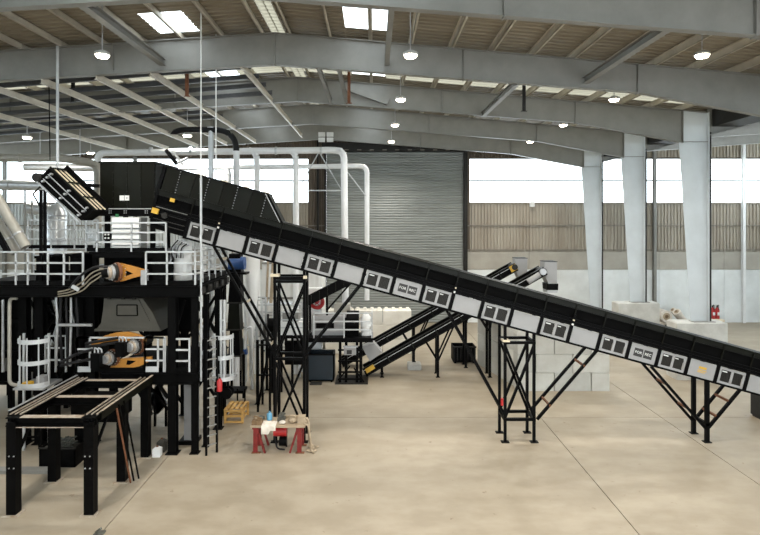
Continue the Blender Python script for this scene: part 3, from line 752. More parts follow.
# upper catwalk above the drive
MB().box(xt(80)-.1, X(166, 18.6), 18.45, 20.6, 6.27, 6.35).build('deck', 'black_paint', tw)
MB().beam((xt(80), 18.5, 6.25), (X(166, 18.6), 18.5, 6.25), .12, .2).build('edge_beam', 'black_paint', tw)
# posts
def post(x, y, z1, w=.26, z0=0.0):
    m = MB(); m.ibeam((x, y, z0), (x, y, z1), w, w, .03); 
    if z0 == 0: m.box(x-w*.75, x+w*.75, y-w*.75, y+w*.75, 0, .025)
    return m.build('post', 'black_paint', tw)
for px_, w in ((172, .26), (194, .19)): post(xt(px_), YT+.1, ZU-.38, w)
for px_ in (7, 24, 66, 78): post(xt(px_), YT+.9, ZU-.38, .28)
for x in (-12.6, -11.3, -9.9, -8.6, -7.2, XT-.15): post(x, YTB-.1, ZU-.38, .24)
post(xt(200)+.0, 18.35, ZU-.38, .16); post(X(218.5, 19.9), 19.9, ZU-.38, .22)
for x, y in ((xt(80), 18.7), (X(164, 18.6), 18.7)): post(x, y, 6.3, .16, ZU)
for x, y in ((-9.4, 19.75), (-7.8, 19.75), (-9.4, 21.2), (-7.8, 21.2)): post(x, y, Z(216, 19.6)+.01, .14, ZU)      # carry the feed hood
# bracing
def tbar(p, q, w=.09, m_='black_paint', nm='brace'): return MB().beam(p, q, w).build(nm, m_, tw)
for a, b in ((-12.6, -11.3), (-9.9, -8.6), (-8.6, -7.2), (-7.2, XT-.15)):
    tbar((a, YTB-.1, .3), (b, YTB-.1, 2.4)); tbar((b, YTB-.1, .3), (a, YTB-.1, 2.4))
    tbar((a, YTB-.1, 2.7), (b, YTB-.1, 4.9)); tbar((b, YTB-.1, 2.7), (a, YTB-.1, 4.9))
tbar((XT-.1, YT+.2, 2.7), (XT-.1, YTB-.2, 4.9)); tbar((XT-.1, YTB-.2, 2.7), (XT-.1, YT+.2, 4.9))
tbar(P(155, 379, 17.75), P(168, 398, 17.75), .09); tbar(P(185, 300, 18.2), P(176, 330, 18.2), .07)
for a, b in (((30, 300), (60, 350)), ((62, 300), (40, 345)), ((42, 295), (55, 320)), ((60, 320), (78, 356))): tbar(P(*a, 19.2), P(*b, 19.2), .07)
# guardrails of the upper deck
G = lambda px_, z, y=YT: (X(px_, y), y, z)
guardrail(tw, [G(-6, ZU), G(16, ZU), G(28, ZU), G(48, ZU), G(64, ZU), G(83, ZU)], step=.65)
guardrail(tw, [G(146, ZU), G(167, ZU), (XT-.03, YT, ZU), (XT-.03, YTB, ZU)], step=.75)
guardrail(tw, [(X(86, 18.5), 18.5, 6.35), (X(97, 18.5), 18.5, 6.35), (X(166, 18.5), 18.5, 6.35)], h=.96, step=1.1)
guardrail(tw, [(X(28, 20.6), 20.6, 6.35), (X(98, 20.6), 20.6, 6.35)], h=1.05, step=.8)
guardrail(tw, [(-13, YTB, ZU), (XT, YTB, ZU)], step=1.3)
MB().box(X(152, YT), X(166, YT), YT+.05, YT+.07, ZU+.05, ZU+1.0).build('kick_panel', 'black_matte', tw)
# lower deck
guardrail(tw, [G(77, ZL), G(90, ZL)], h=1.08, step=.45); guardrail(tw, [G(77, ZL), G(145, ZL), G(165, ZL)], h=1.08, n=1, step=5)
guardrail(tw, [G(145, ZL), G(158, ZL), G(164, ZL)], h=1.08, step=.4)
guardrail(tw, [G(175, ZL), G(189.5, ZL)], h=1.04, step=.46)
guardrail(tw, [G(196, ZL, 18.2), (X(201, 18.9), 18.9, ZL), (X(208, YTB), YTB, ZL)], h=1.08, step=.5)
for a, b in ((77, 90), (145, 158)): MB().box(xt(a), xt(b), YT-.02, YT, ZL+.0, ZL+.17).build('toe_board', 'rail_grey', tw)
# sloping stair handrails at the back right
tbar(P(196, 336, 19.2), P(223, 320, 21), .05, 'rail_grey', 'handrail'); tbar(P(197, 347, 19.2), P(223, 331, 21), .05, 'rail_grey', 'handrail'); tbar(P(198, 358, 19.2), P(223, 342, 21), .05, 'rail_grey', 'handrail')
# dark machine housings between the decks
for (a, b, c, d, y0, y1, nm) in ((82, 93, 296, 332, 18.6, 20.4, 'housing'), (152, 170, 300, 336, 19.9, 20.8, 'housing'), (30, 60, 330, 372, 19.6, 20.8, 'housing'), (104, 160, 254, 284, 18.75, 20.6, 'housing'),
                                 (176, 192, 296, 332, 19.9, 20.6, 'housing'), (36, 50, 256, 284, 18.45, 19.6, 'housing'), (70, 82, 254, 284, 18.6, 19.6, 'housing')):
    m = MB(); m.box(X(a, y0), X(b, y0), y0, y1, Z(d, y0), Z(c, y0)); m.box(X(a, y0)-.04, X(b, y0)+.04, y0-.04, y1, Z(c, y0)-.08, Z(c, y0)); m.build(nm, 'black_matte', tw)
# ladder of the tower and cages
def cage(cx, cy, z0, z1, r, lab, hoops, feet=None, bars=6, a0=-170, a1=-10):
    t = thing('ladder_cage', lab, 'ladder', (cx, cy, z0 if feet is None else 0))
    for z in hoops:
        m = MB(); pts = arc((cx, cy, z), r, a0, a1, 14, 'xy')
        for p, q in zip(pts[:-1], pts[1:]): m.beam(p, q, .025, .13)
        m.build('hoop', 'rail_grey', t)
    for k in range(bars):
        a = math.radians(a0+(a1-a0)*k/(bars-1)); x, y = cx+(r-.02)*math.cos(a), cy+(r-.02)*math.sin(a)
        MB().beam((x, y, z0), (x, y, z1), .03).build('upright', 'rail_grey', t)
    if feet is not None:
        for dx in (-.16, .10): MB().beam((feet[0]+dx, feet[1]+dx, 0), (feet[0]+dx, feet[1]+dx, z1), .06).build('stile', 'black_paint', t)
        for k in range(int(z1/.3)):
            z = .3*(k+1); MB().beam((feet[0]-.16, feet[1]-.16, z), (feet[0]+.1, feet[1]+.1, z), .035).build('rung', 'frame_grey', t)
    return t
cg = cage(X(223, 18.3), 18.3, Z(379, 18.3), Z(334, 18.3), .33, 'grey hooped safety cage with ladder on the conveyor side of the tower',
     [Z(336, 18.3), Z(356, 18.3), Z(377, 18.3)], (X(211.5, 17.6), 17.75), a0=-200, a1=20)
MB().box(X(212, 18.3), X(233, 18.3), 18.3, 18.9, Z(379, 18.3)-.05, Z(379, 18.3)).build('landing', 'galvanised', cg)
for dx in (221, 224.5): MB().beam((X(dx, 18.6), 18.62, Z(379, 18.3)), (X(dx, 18.6), 18.62, Z(300, 18.6)), .07).build('stile', 'rail_grey', cg)
cg = cage(X(34, 17.6), 17.7, Z(384, 17.6), Z(336, 17.6), .48, 'grey hooped safety cage beside the long black steel frame table',
     [Z(340, 17.6), Z(361, 17.6), Z(383, 17.6)], None, 5)
m = MB(); m.box(X(20, 17.6), X(50, 17.6), 17.25, 18.3, Z(385, 17.6)-.06, Z(385, 17.6)); m.build('landing', 'galvanised', cg)
MB().box(X(28, 17.6), X(36, 17.6), 17.3, 17.5, Z(385, 17.6), Z(380, 17.6)).build('warning_label', 'yellow_label', cg)
MB().box(X(38, 17.6), X(46, 17.6), 17.5, 17.8, Z(385, 17.6), Z(376, 17.6)).build('control_box', 'panel_grey', cg)
for dx in (22, 47): MB().beam((X(dx, 17.9), 18.0, 0), (X(dx, 17.9), 18.0, Z(334, 17.9)), .06).build('stile', 'rail_grey', cg)
guardrail(cg, [(X(45.5, 18.6), 18.6, Z(372, 18.6)), (X(66, 18.6), 18.6, Z(372, 18.6))], h=1.2, step=.4, kick=False)

# ---- hydraulic drives
def drive_discs(t, cx, cy, cz, r, n=5, dx=.0):
    for k in range(n):
        rr = r*(1-.13*k); y = cy-.07*k; x = cx-dx*k
        MB().tube([(x, y, cz), (x-dx, y-.07, cz)], rr, 20).build('flange_ring', ('rust', 'dark_steel', 'galvanised', 'bare_plate', 'galvanised')[k % 5], t)
        if k < 2:
            m = MB()
            for j in range(14):
                a = 2*math.pi*j/14; p = (x+rr*.9*math.cos(a), y-.07, cz+rr*.9*math.sin(a)); m.tube([p, (p[0], y-.10, p[2])], .018, 6)
            m.build('bolt_ring', 'chrome', t)['kind'] = 'stuff'
dr = thing('hydraulic_drive', 'hydraulic shaft drive with orange torque arm on the upper deck', 'drive', P(122, 284, 17.9))
c = P(119, 272, 17.9)
arm_ = [P(116, 263, 17.9), P(122, 263.5, 17.9), P(132, 266, 17.9), P(145, 269.5, 17.9), P(145, 275, 17.9), P(133, 278, 17.9), P(122, 281.5, 17.9), P(115, 281, 17.9)]
MB().prism([p[::2] for p in arm_], 17.86, 17.95).build('torque_arm', 'orange_paint', dr)
MB().prism([P(126, 270.5, 17.85)[::2], P(133, 273.5, 17.85)[::2], P(126, 276, 17.85)[::2]], 17.845, 17.862).build('arm_slot', 'black_matte', dr)
MB().tube([(c[0], 18.6, c[2]), (c[0], 17.9, c[2])], .16, 14).build('shaft', 'dark_steel', dr)
drive_discs(dr, X(117.5, 17.8), 17.86, c[2], .31, 5, .06)
MB().tube([P(108, 273, 17.5), P(102, 274, 17.45)], .14, 12).build('motor', 'black_paint', dr)
MB().box(X(142, 17.8), X(146, 17.8), 17.7, 18.0, ZU, Z(270, 17.8)).build('arm_bracket', 'galvanised', dr)
for j, o in enumerate((0, 4.5, 9)):
    pts = [P(104, 269+o*.5, 17.45), P(97, 270+o, 17.4), P(90, 274+o, 17.38), P(84, 281+o, 17.4), P(76, 286+o*.8, 17.4), P(68, 290+o*.6, 17.42), P(58, 292+o*.5, 17.5)]
    MB().tube(rounded(pts, .12, 3), .022, 8).build('hose', 'hose_tan', dr)
MB().tube(rounded([P(108, 267, 17.5), P(98, 266, 17.4), P(86, 271, 17.35), P(76, 280, 17.35), P(70, 288, 17.4)], .15, 4), .04, 8).build('hose', 'hose_black', dr)
MB().beam(P(72, 286, 17.36), P(79, 290, 17.36), .03, .12).build('hose_clamp', 'rail_grey', dr)

hp = thing('transfer_hopper', 'grey-brown steel transfer hopper with inspection hatch between the tower decks', 'hopper', P(128, 331, 18.2))
prof = [P(104, 298, 18), P(142, 298, 18), P(152, 312, 18), P(158, 325, 18), P(161, 331, 18), P(95, 331, 18), P(101, 323, 18), P(103, 310, 18)]
MB().prism([p[::2] for p in prof], 18.0, 19.8).build('body', 'hopper_grey', hp)
MB().prism([P(112, 299, 18)[::2], P(139, 299, 18)[::2], P(150, 321, 18)[::2], P(111, 321, 18)[::2]], 17.96, 18.0).build('front_plate', 'hopper_grey', hp)
ht = MB().prism([P(117, 305, 18)[::2], P(137, 305, 18)[::2], P(137.5, 315.5, 18)[::2], P(117, 315.5, 18)[::2]], 17.93, 17.96).build('hatch', 'hopper_grey', hp)
m = MB()
for a, b in (((117, 305), (137, 305)), ((137, 305), (137.5, 315.5)), ((137.5, 315.5), (117, 315.5)), ((117, 315.5), (117, 305))): m.beam(P(*a, 17.93), P(*b, 17.93), .03)
m.build('hatch_gasket', 'black_matte', ht)
MB().beam(P(102, 297, 18), P(144, 297, 18), .1, .08).build('rim', 'black_paint', hp)
for p in (110, 124, 135): MB().box(X(p, 18)-.05, X(p, 18)+.05, 17.9, 18.0, Z(299, 18), Z(296, 18)).build('rim_bolt', 'dark_steel', hp)
MB().beam(P(95, 330, 18), P(161, 330, 18), .08, .06).build('rim', 'hopper_grey', hp)

for j, (cx_, cy_, lab, body, mx, my) in enumerate((
    (136, 345, 'hydraulic drive with upper orange torque arm on the lower deck', [(92, 343), (104, 336), (116, 332.5), (128, 331.5), (138, 334), (146, 338), (146, 342), (120, 340), (104, 342), (92, 346)], 128, 346),
    (112, 357, 'hydraulic drive with lower orange torque arm and rusty ring on the lower deck', [(110, 368), (116, 360), (126, 358), (152, 356.5), (152, 360), (140, 366), (128, 368.5)], 104, 357))):
    Yd = 18.0 - .12*j
    dr = thing('hydraulic_drive', lab, 'drive', P(cx_, 370, Yd), None)
    MB().prism([P(*p, Yd)[::2] for p in body], Yd-.04, Yd+.06).build('torque_arm', 'orange_paint', dr)
    c = P(cx_+2, cy_, Yd)
    MB().tube([(c[0], 18.9, c[2]), (c[0], Yd, c[2])], .15, 14).build('shaft', 'dark_steel', dr)
    drive_discs(dr, c[0], Yd-.02, c[2], .30 if j == 0 else .27, 5, .03)
    a, b = P(mx-5, my-7, Yd), P(mx+4, my+7, Yd)
    MB().box(a[0], b[0], Yd-.55, Yd-.25, b[2], a[2]).build('motor', 'black_paint', dr)
    for k in range(3):
        xx = a[0]+.06+k*.11; MB().tube(rounded([(xx, Yd-.4, a[2]), (xx, Yd-.4, a[2]+.12), (xx-.12, Yd-.38, a[2]+.15)], .06, 3), .025, 8).build('hose_elbow', 'galvanised', dr)
    for k in range(2):
        MB().tube(rounded([(a[0]+.05, Yd-.4, a[2]+.12-k*(.13 if j == 0 else .3)), (a[0]-.5, Yd-.42, a[2]+(.03 if j == 0 else -.02)-k*(.13 if j == 0 else .25)), (a[0]-1.0, Yd-.4, a[2]-(.06 if j == 0 else .3)-k*.1)], .2, 4), .045, 8).build('hose', 'hose_black', dr)
    if j: MB().prism([P(p[0], p[1], Yd)[::2] for p in ((128, 360), (137, 360.5), (130, 364.5), (127, 364))], Yd-.06, Yd-.035).build('arm_slot', 'black_matte', dr)
# slatted guard and chute below the lower deck on the right
t = thing('belt_apron', 'ribbed steel apron sloping below the lower deck beside the frame table', 'apron', P(158, 425, 20.2))
for k in range(9):
    f = k/8; MB().beam(P(149+8*f, 400-16*f, 20.2), P(158+8*f, 414-9*f, 20.2), .16, .025, (0, 1, 0)).build('slat', 'galvanised', t)
MB().beam(P(148, 384, 20.1), P(168, 410, 20.1), .05, .09).build('side_bar', 'black_paint', t)
MB().beam(P(155, 393, 20.1), (X(155, 20.1), 20.1, 0), .07).build('leg', 'black_paint', t); MB().beam(P(166, 406, 20.1), (X(166, 20.1), 20.1, 0), .07).build('leg', 'black_paint', t)

# ---- big dark screening machine behind the posts
t = thing('screening_machine', 'large black screening machine standing behind the left tower posts', 'machine', (-12.6, 22.8, 0))
Yq = 21.9
MB().box(X(-30, Yq), X(99, Yq), Yq, Yq+2.0, .95, 4.75).build('body', 'black_matte', t)
for k in range(11):
    a = -28+12.6*k; MB().box(X(a, Yq), X(a+2.2, Yq), Yq-.1, Yq, .9, 4.8).build('stiffener', 'black_paint', t)
for z in (1.0, 2.2, 3.4, 4.6): MB().box(X(-30, Yq), X(99, Yq), Yq-.12, Yq, z, z+.1).build('rib', 'black_paint', t)
for a, b, z in ((4, 12, 1.5), (30, 37, 2.5), (55, 61, 3.7), (43, 50, 1.5), (68, 74, 2.6)): MB().box(X(a, Yq), X(b, Yq), Yq-.03, Yq, z, z+.5).build('hatch', 'hopper_grey', t)
for a in (-20, 8, 36, 64, 92):
    for y in (Yq+.2, Yq+1.8): MB().beam((X(a, Yq), y, 0), (X(a, Yq), y, .95), .18).build('leg', 'black_paint', t)
for k, (pts, m_, r) in enumerate((([P(44, 305, 19.6), P(38, 330, 19.6), P(47, 350, 19.6)], 'galvanised', .05), ([P(54, 300, 19.6), P(60, 320, 19.6), P(52, 345, 19.6)], 'silver_duct', .08),
      ([P(84, 300, 19.4), P(84, 318, 19.4), P(96, 322, 19.4)], 'beige_pipe', .06), ([P(3, 300, 19.4), P(3, 372, 19.4)], 'galvanised', .05), ([P(26, 300, 19.4), P(27, 340, 19.4)], 'beige_pipe', .09), ([P(70, 310, 19.0), P(78, 330, 19.0), P(90, 333, 19.0)], 'galvanised', .045))):
    MB().tube(rounded(pts, .2, 4), r, 10).build('feed_pipe', m_, tw)

# ---- feed hood: big olive box of four panels
t = thing('feed_hood', 'large dark olive steel feed hood on top of the sorting tower', 'hood', P(127, 215, 19.6))
Yh = 19.6
for k in range(4):
    a, b = 100+13.75*k, 100+13.75*(k+1)-.5
    MB().box(X(a, Yh), X(b, Yh), Yh, Yh+.05, Z(208, Yh), Z(163, Yh)).build('hood_panel', 'olive_hood' if k in (1, 2) else 'olive_dark', t)
    m = MB()
    for j in range(7):
        z = Z(166+6.4*j, Yh); m.tube([(X(b, Yh), Yh-.02, z), (X(b, Yh), Yh, z)], .018, 6)
    m.build('bolt_row', 'dark_steel', t)['kind'] = 'stuff'
MB().box(X(100, Yh), X(155, Yh), Yh+.05, Yh+2.2, Z(208, Yh), Z(164, Yh)).build('body', 'olive_dark', t)
MB().box(X(99, Yh), X(156, Yh), Yh-.05, Yh+2.25, Z(216, Yh), Z(208.5, Yh)).build('base_frame', 'black_paint', t)
MB().box(X(100, Yh), X(152, Yh), Yh-.06, Yh-.05, Z(209.2, Yh), Z(208.4, Yh)).build('edge_trim', 'rail_grey', t)
MB().box(X(99, Yh), X(156, Yh), Yh-.03, Yh+2.25, Z(163, Yh), Z(161.5, Yh)).build('top_rim', 'olive_hood', t)
for a in (119.7, 124.7): MB().box(X(a, Yh), X(a+4.5, Yh), Yh-.01, Yh, Z(200.5, Yh), Z(195.5, Yh)).build('notice', 'paper', t)
for a in (110, 125, 146): 
    m = MB()
    for i in (0, 1):
        for j in (0, 1): m.box(X(a+2*i, Yh)-.015, X(a+2*i, Yh)+.015, Yh-.07, Yh-.05, Z(213-2*j, Yh)-.015, Z(213-2*j, Yh)+.015)
    m.build('bolt_group', 'galvanised', t)['kind'] = 'stuff'

# ---- ribbed white cabinet under the hood
t = thing('vent_cabinet', 'pale grey ribbed cabinet standing behind the topmost guardrail under the feed hood', 'cabinet', P(127, 252, 18.95))
Yc = 18.95
MB().box(X(113, Yc), X(141, Yc), Yc, Yc+.5, 6.35, Z(217.5, Yc)).build('body', 'frame_grey', t)  # darker body colour puts shade into the gaps between the louvres
for k in range(6):
    z1 = Z(217.5+5.6*k, Yc); z0 = Z(217.5+5.6*k+4.6, Yc)
    MB().prismx([(Yc, z0), (Yc-.14, z0), (Yc-.10, z1), (Yc, z1)], X(113, Yc)+.02, X(141, Yc)-.02).build('louvre', 'white_paint', t)
MB().box(X(116, Yc), X(119, Yc), Yc-.05, Yc, Z(217, Yc), Z(214, Yc)).build('signal_lamp', mat('green_paint', (.02, .14, .05), .5), t)
for n, (a, b, c, d, m_, lab, nm) in enumerate(((88, 100, 229, 241, 'rail_grey', 'small grey terminal box on the topmost catwalk', 'terminal_box'),
      (104, 111, 232, 240, 'black_paint', 'black control panel with white buttons beside the ribbed cabinet', 'control_panel'))):
    t = thing(nm, lab, 'control box', P(a, d, 18.9))
    MB().box(X(a, 18.9), X(b, 18.9), 18.85, 19.05, Z(d, 18.9), Z(c, 18.9)).build('case', m_, t)
    MB().beam((X((a+b)/2, 18.9), 18.95, 6.35), (X((a+b)/2, 18.9), 18.95, Z(d, 18.9)), .07).build('stand', m_, t)
    for i in range(2):
        for j in range(2): 
            xx, zz = X(a+2+3.2*i, 18.9), Z(c+2.5+3.5*j, 18.9); MB().box(xx-.02, xx+.03, 18.83, 18.85, zz-.025, zz+.025).build('button', 'paper', t)
# white vertical cylinder pair on the right catwalk
for px_, lab in ((183, 'white pressure vessel standing on the upper deck below the conveyor head'),):
    t = thing('pressure_vessel', lab, 'vessel', P(px_, 286, 19.2))
    MB().tube([(X(px_, 19.2), 19.2, ZU-.005), P(px_, 243, 19.2), P(px_, 239, 19.2)], [.30, .30, .16], 16).build('shell', 'white_paint', t)
    for py_ in (250, 262): MB().tube([P(px_, py_, 19.2), P(px_, py_+1.2, 19.2)], .315, 16).build('band', 'silver_duct', t)
    MB().tube(rounded([P(px_-5, 246, 19.0), P(px_-10, 246, 18.9), P(px_-13, 262, 18.9)], .15, 4), .05, 8).build('hose', 'galvanised', t)
t = thing('hose_bundle', 'tangle of grey hydraulic hoses and fittings under the conveyor head', 'hoses', P(176, 262, 18.9))
for k in range(6):
    a = 172+2.2*k; MB().tube(rounded([P(a, 258, 18.8), P(a+random.uniform(-3, 3), 248, 18.75), P(a+6, 240+k, 18.8)], .1, 3), .022, 6).build('hose', 'galvanised' if k % 2 else 'hose_black', t)

# ---- tilted black feeder
t = thing('tilted_feeder', 'black tilted box feeder with cream rails rising beside the feed hood', 'feeder', P(67, 222, 18.0))
Yf = 18.0; dep = .75
pa, pb, pc_, pd = P(50.5, 167, Yf), P(95.5, 209.7, Yf), P(81, 220.5, Yf), P(35.5, 180, Yf)
MB().prism([pa[::2], pb[::2], pc_[::2], pd[::2]], Yf, Yf+dep).build('body', 'black_matte', t)
U = Vector((pb[0]-pa[0], 0, pb[2]-pa[2])); LU = U.length; U.normalize(); V = Vector((pd[0]-pa[0], 0, pd[2]-pa[2])); LV = V.length; V.normalize()
def fp(u, v, y): w = Vector(pa)+U*u+V*v; return (w.x, y, w.z)
for v, m_ in ((.0, 'olive_hood'), (LV, 'galvanised')): MB().beam(fp(0, v, Yf-.02), fp(LU, v, Yf-.02), .05).build('edge_rail', m_, t)
for v in (LV*.33, LV*.66): MB().beam(fp(.15, v, Yf-.05), fp(LU-.15, v, Yf-.05), .022).build('hydraulic_rod', 'galvanised', t)
for u in (.22, LU*.5, LU-.2):
    for v in (LV*.2, LV*.45, LV*.75):
        a = fp(u, v, Yf-.12); MB().tube([a, (a[0], Yf, a[2])], .035, 8).build('rod_joint', 'galvanised', t)
for y in (Yf+.08, Yf+.36, Yf+.63): MB().beam(fp(.05, -.02, y), fp(LU, -.02, y), .06, .03).build('cream_rail', 'cream_paint', t)
for u in (.1, LU*.38, LU*.72): MB().beam(fp(u, -.05, Yf+.02), fp(u, -.05, Yf+dep), .1, .04).build('cross_tie', 'olive_dark', t)
MB().beam(fp(.0, -.06, Yf+dep), fp(LU, -.06, Yf+dep), .05, .25).build('rear_board', 'black_paint', t)
e = fp(.0, LV*.8, Yf); MB().tube([(e[0]-.05, Yf-.06, e[2]), (e[0]-.05, Yf+dep, e[2])], .14, 14).build('end_roller', 'dark_steel', t)
for px_ in (41, 45): MB().beam(P(px_, 190, Yf+.3), (X(px_, Yf+.3), Yf+.3, ZU-.01), .08).build('support_post', 'black_paint', t)
MB().beam(P(33, 194, Yf+.3), P(41, 186, Yf+.3), .04).build('stay', 'dark_steel', t); MB().beam(P(33, 194, Yf+.3), P(41, 208, Yf+.3), .04).build('stay', 'dark_steel', t)
MB().beam(P(99, 186, Yf+.72), P(72, 184, Yf+.72), .1, .12).build('crossbeam', 'black_paint', t)

# ---- cabinets, bottles and small things near the tower feet
t = thing('switch_cabinet', 'tall pale grey switch cabinet between the black tower posts', 'cabinet', P(188, 442, 18.5))
Yk = 18.5
MB().box(X(184, Yk), X(196, Yk), Yk, Yk+.35, .12, Z(378, Yk)).build('body', 'panel_grey', t)
MB().box(X(184.6, Yk), X(195.4, Yk), Yk-.015, Yk, .16, Z(379, Yk)).build('door', 'panel_grey', t)
MB().box(X(179, Yk), X(197, Yk), Yk-.1, Yk+.5, 0, .12).build('base_frame', 'black_paint', t)
for px_, py_, r, h, m_, lab, nm in ((157.3, 456, .115, .32, 'white_paint', 'white plastic canister beside the tower foot', 'canister'), (161.9, 451, .125, .42, 'hopper_grey', 'dark brown canister beside the white one', 'canister')):
    Yp = 7.4*560/(py_-220); t = thing(nm, lab, 'canister', (X(px_, Yp), Yp, 0), 'canisters at the tower foot')
    x = X(px_, Yp); m = MB(); m.frustum((x-r, x+r, Yp-r, Yp+r, 0), (x-r*1.02, x+r*1.02, Yp-r, Yp+r, h*.75)); m.frustum((x-r*1.02, x+r*1.02, Yp-r, Yp+r, h*.75), (x-r*.4, x+r*.4, Yp-r*.5, Yp+r*.5, h*.92)); m.build('body', m_, t)
    MB().tube([(x, Yp, h*.92), (x, Yp, h)], .04, 8).build('cap', 'rust', t)
t = thing('fire_extinguisher', 'red fire extinguisher hanging below the ladder cage on the tower', 'extinguisher', P(220, 391, 17.82))
MB().tube([P(219.6, 391, 17.82), P(219.6, 381, 17.82), P(219.6, 378.5, 17.82)], [.085, .085, .035], 12).build('cylinder', 'red_paint', t)
MB().tube([P(219.6, 378.5, 17.82), P(219.6, 377, 17.82)], .03, 8).build('valve', 'black_paint', t)
t = thing('cable_drum', 'small black cable drum hanging beside the ladder cage', 'drum', P(227, 400, 19.0))
c = P(227, 393, 19.0)
for y in (18.9, 19.2): MB().tube([(c[0], y, c[2]), (c[0], y+.03, c[2])], .19, 18).build('flange', 'black_paint', t)
MB().tube([(c[0], 18.93, c[2]), (c[0], 19.2, c[2])], .10, 12).build('core', 'hose_black', t)
MB().beam((c[0], 19.06, c[2]), (c[0], 19.06, c[2]+.75), .05).build('hanger', 'black_paint', t)
# pine crate
t = thing('pine_crate', 'open yellow pine crate frame on the floor near the ladder', 'crate', (X(233, 20.7), 20.7, 0))
x0, x1, y0, y1 = X(226, 20.5), X(243, 20.5), 20.4, 21.3
for x in (x0, x1):
    for y in (y0, y1): MB().box(x-.04, x+.04, y-.04, y+.04, 0, .5).build('corner_post', 'pine', t)
for z in (.06, .27, .46):
    for y in (y0, y1): MB().box(x0, x1, y-.055, y-.04, z-.04, z+.04).build('slat', 'pine', t)
    for x in (x0, x1): MB().box(x-.055, x-.04, y0, y1, z-.04, z+.04).build('slat', 'pine', t)
for k in range(4): xx = x0+.05+(x1-x0-.1)*k/3; MB().box(xx-.05, xx+.05, y0, y1, .5, .52).build('top_slat', 'pine', t)

# ================================================================ THE FRAME TABLE AT THE FRONT
ft = thing('frame_table', 'long black steel frame table with bare rails in front of the sorting tower', 'table', (-8.1, 15.8, 0))
xl, xr_, ya, yz, zt = -9.07, -7.13, 14.1, 17.5, 2.44
for x in (xl, xr_):
    for y in (ya, 15.88, yz):
        m = MB(); m.box(x-.12, x+.12, y-.12, y+.12, .03, zt-.1); m.build('leg', 'black_paint', ft)
        l = MB(); l.box(x-.2, x+.2, y-.17, y+.17, 0, .03); l.build('foot_plate', 'bare_plate', ft)
    m = MB(); m.ibeam((x, ya-.12, zt-.1), (x, yz+.05, zt-.1), .16, .22, .02); m.build('side_beam', 'black_paint', ft)
    for dx, w in ((-.16, .03), (-.03, .022), (.10, .035)):
        MB().box(x+dx-w/2, x+dx+w/2, ya+.1, yz+.02, zt+.02, zt+.05).build('rail', 'bare_plate', ft)
    MB().box(x-.2, x+.16, ya+.05, yz+.05, zt, zt+.02).build('rail_bed', 'black_paint', ft)
    xo = x-.22 if x == xl else x+.20
    MB().box(xo-.015, xo+.015, ya+.15, yz+.02, zt-.12, zt+.10).build('side_channel', 'olive_dark' if x > -8 else 'black_paint', ft)
    MB().box(xo-.03, xo+.03, ya+.15, yz+.02, zt+.10, zt+.115).build('channel_lip', 'bare_plate' if x > -8 else 'galvanised', ft)
    MB().beam((x, 15.0, zt-.25), (x, ya+.2, 1.5), .06).build('gusset', 'black_paint', ft)
for y, zz in ((ya, 0), (15.7, 0), (17.3, 0)):
    MB().ibeam((xl-.15, y, zt-.1), (xr_+.15, y, zt-.1), .2, .22, .025).build('cross_beam', 'black_paint', ft)
    MB().box(xl+.2, xr_-.2, y-.1, y+.1, zt+.012, zt+.02).build('beam_cap', 'bare_plate', ft)
MB().box(xl-.1, xr_+.1, ya-.11, ya-.10, zt-.235, zt-.215).build('edge_trim', 'bare_plate', ft)
for x in (xl+.02, xr_-.02):
    m = MB()
    for i in (-.06, .06):
        for j in (1.2, 1.5): m.tube([(x+i, ya-.135, j), (x+i, ya-.12, j)], .018, 6)
    m.build('bolt_group', 'galvanised', ft)['kind'] = 'stuff'
MB().box(xl+.3, xr_-.3, 16.2, 17.2, 1.55, 2.15).build('trough', 'black_matte', ft)
# rods leaning on the table
for k, (a, b) in enumerate((((122, 422), (136, 480)), ((113, 412), (131, 480)), ((124, 430), (132, 481)))):
    o = MB().beam([(-6.72, 16.0, .015), (-6.80, 15.86, .015), (-6.84, 15.74, .015)][k], [(-6.885, 15.42, 2.42), (-6.885, 15.12, 2.42), (-6.885, 14.98, 2.36)][k], .035).build('steel_rod', 'black_paint' if k < 2 else 'rust')
    tag(o, ['black steel rod leaning on the frame table, lower end nearest the tower', 'long black steel rod leaning on the frame table beside the rusty one', 'rusty steel rod leaning against the leg of the frame table'][k], 'rod', 'rods leaning on the frame table')
# skip with scrap under the table
Ys = 16.75
t = thing('scrap_bin', 'low black steel bin full of scrap under the frame table', 'bin', (X(62, Ys), Ys, .0))
x0, x1, y0, y1, z0, z1 = X(39, Ys), X(75, Ys), Ys, Ys+.58, .0, .58
m = MB(); m.box(x0, x1, y0, y0+.03, z0, z1); m.box(x0, x1, y1-.03, y1, z0, z1); m.box(x0, x0+.03, y0, y1, z0, z1); m.box(x1-.03, x1, y0, y1, z0, z1); m.box(x0, x1, y0, y1, z0, z0+.03)
m.build('body', 'black_paint', t)
MB().box(x0-.02, x1+.02, y0-.02, y0+.03, z1-.03, z1+.01).build('rim', 'dark_steel', t)
sc_ = MB(); rnd = random.Random(3)
for k in range(90):
    c = (rnd.uniform(x0+.5, x1-.28), rnd.uniform(y0+.24, y1-.24), z1-.02+rnd.uniform(0, .19)); a = rnd.uniform(0, 3.14); l = rnd.uniform(.08, .22)
    sc_.beam((c[0]-l*math.cos(a), c[1]-l*math.sin(a), c[2]-.05), (c[0]+l*math.cos(a), c[1]+l*math.sin(a), c[2]+rnd.uniform(-.04, .06)), rnd.uniform(.03, .07), .02)
sc_.box(x0+.04, x1-.04, y0+.04, y1-.04, z0+.03, z1-.06)
o = sc_.build('scrap_pile', 'scrap'); tag(o, 'heap of dull metal offcuts lying in the low black bin', 'scrap', kind='stuff')
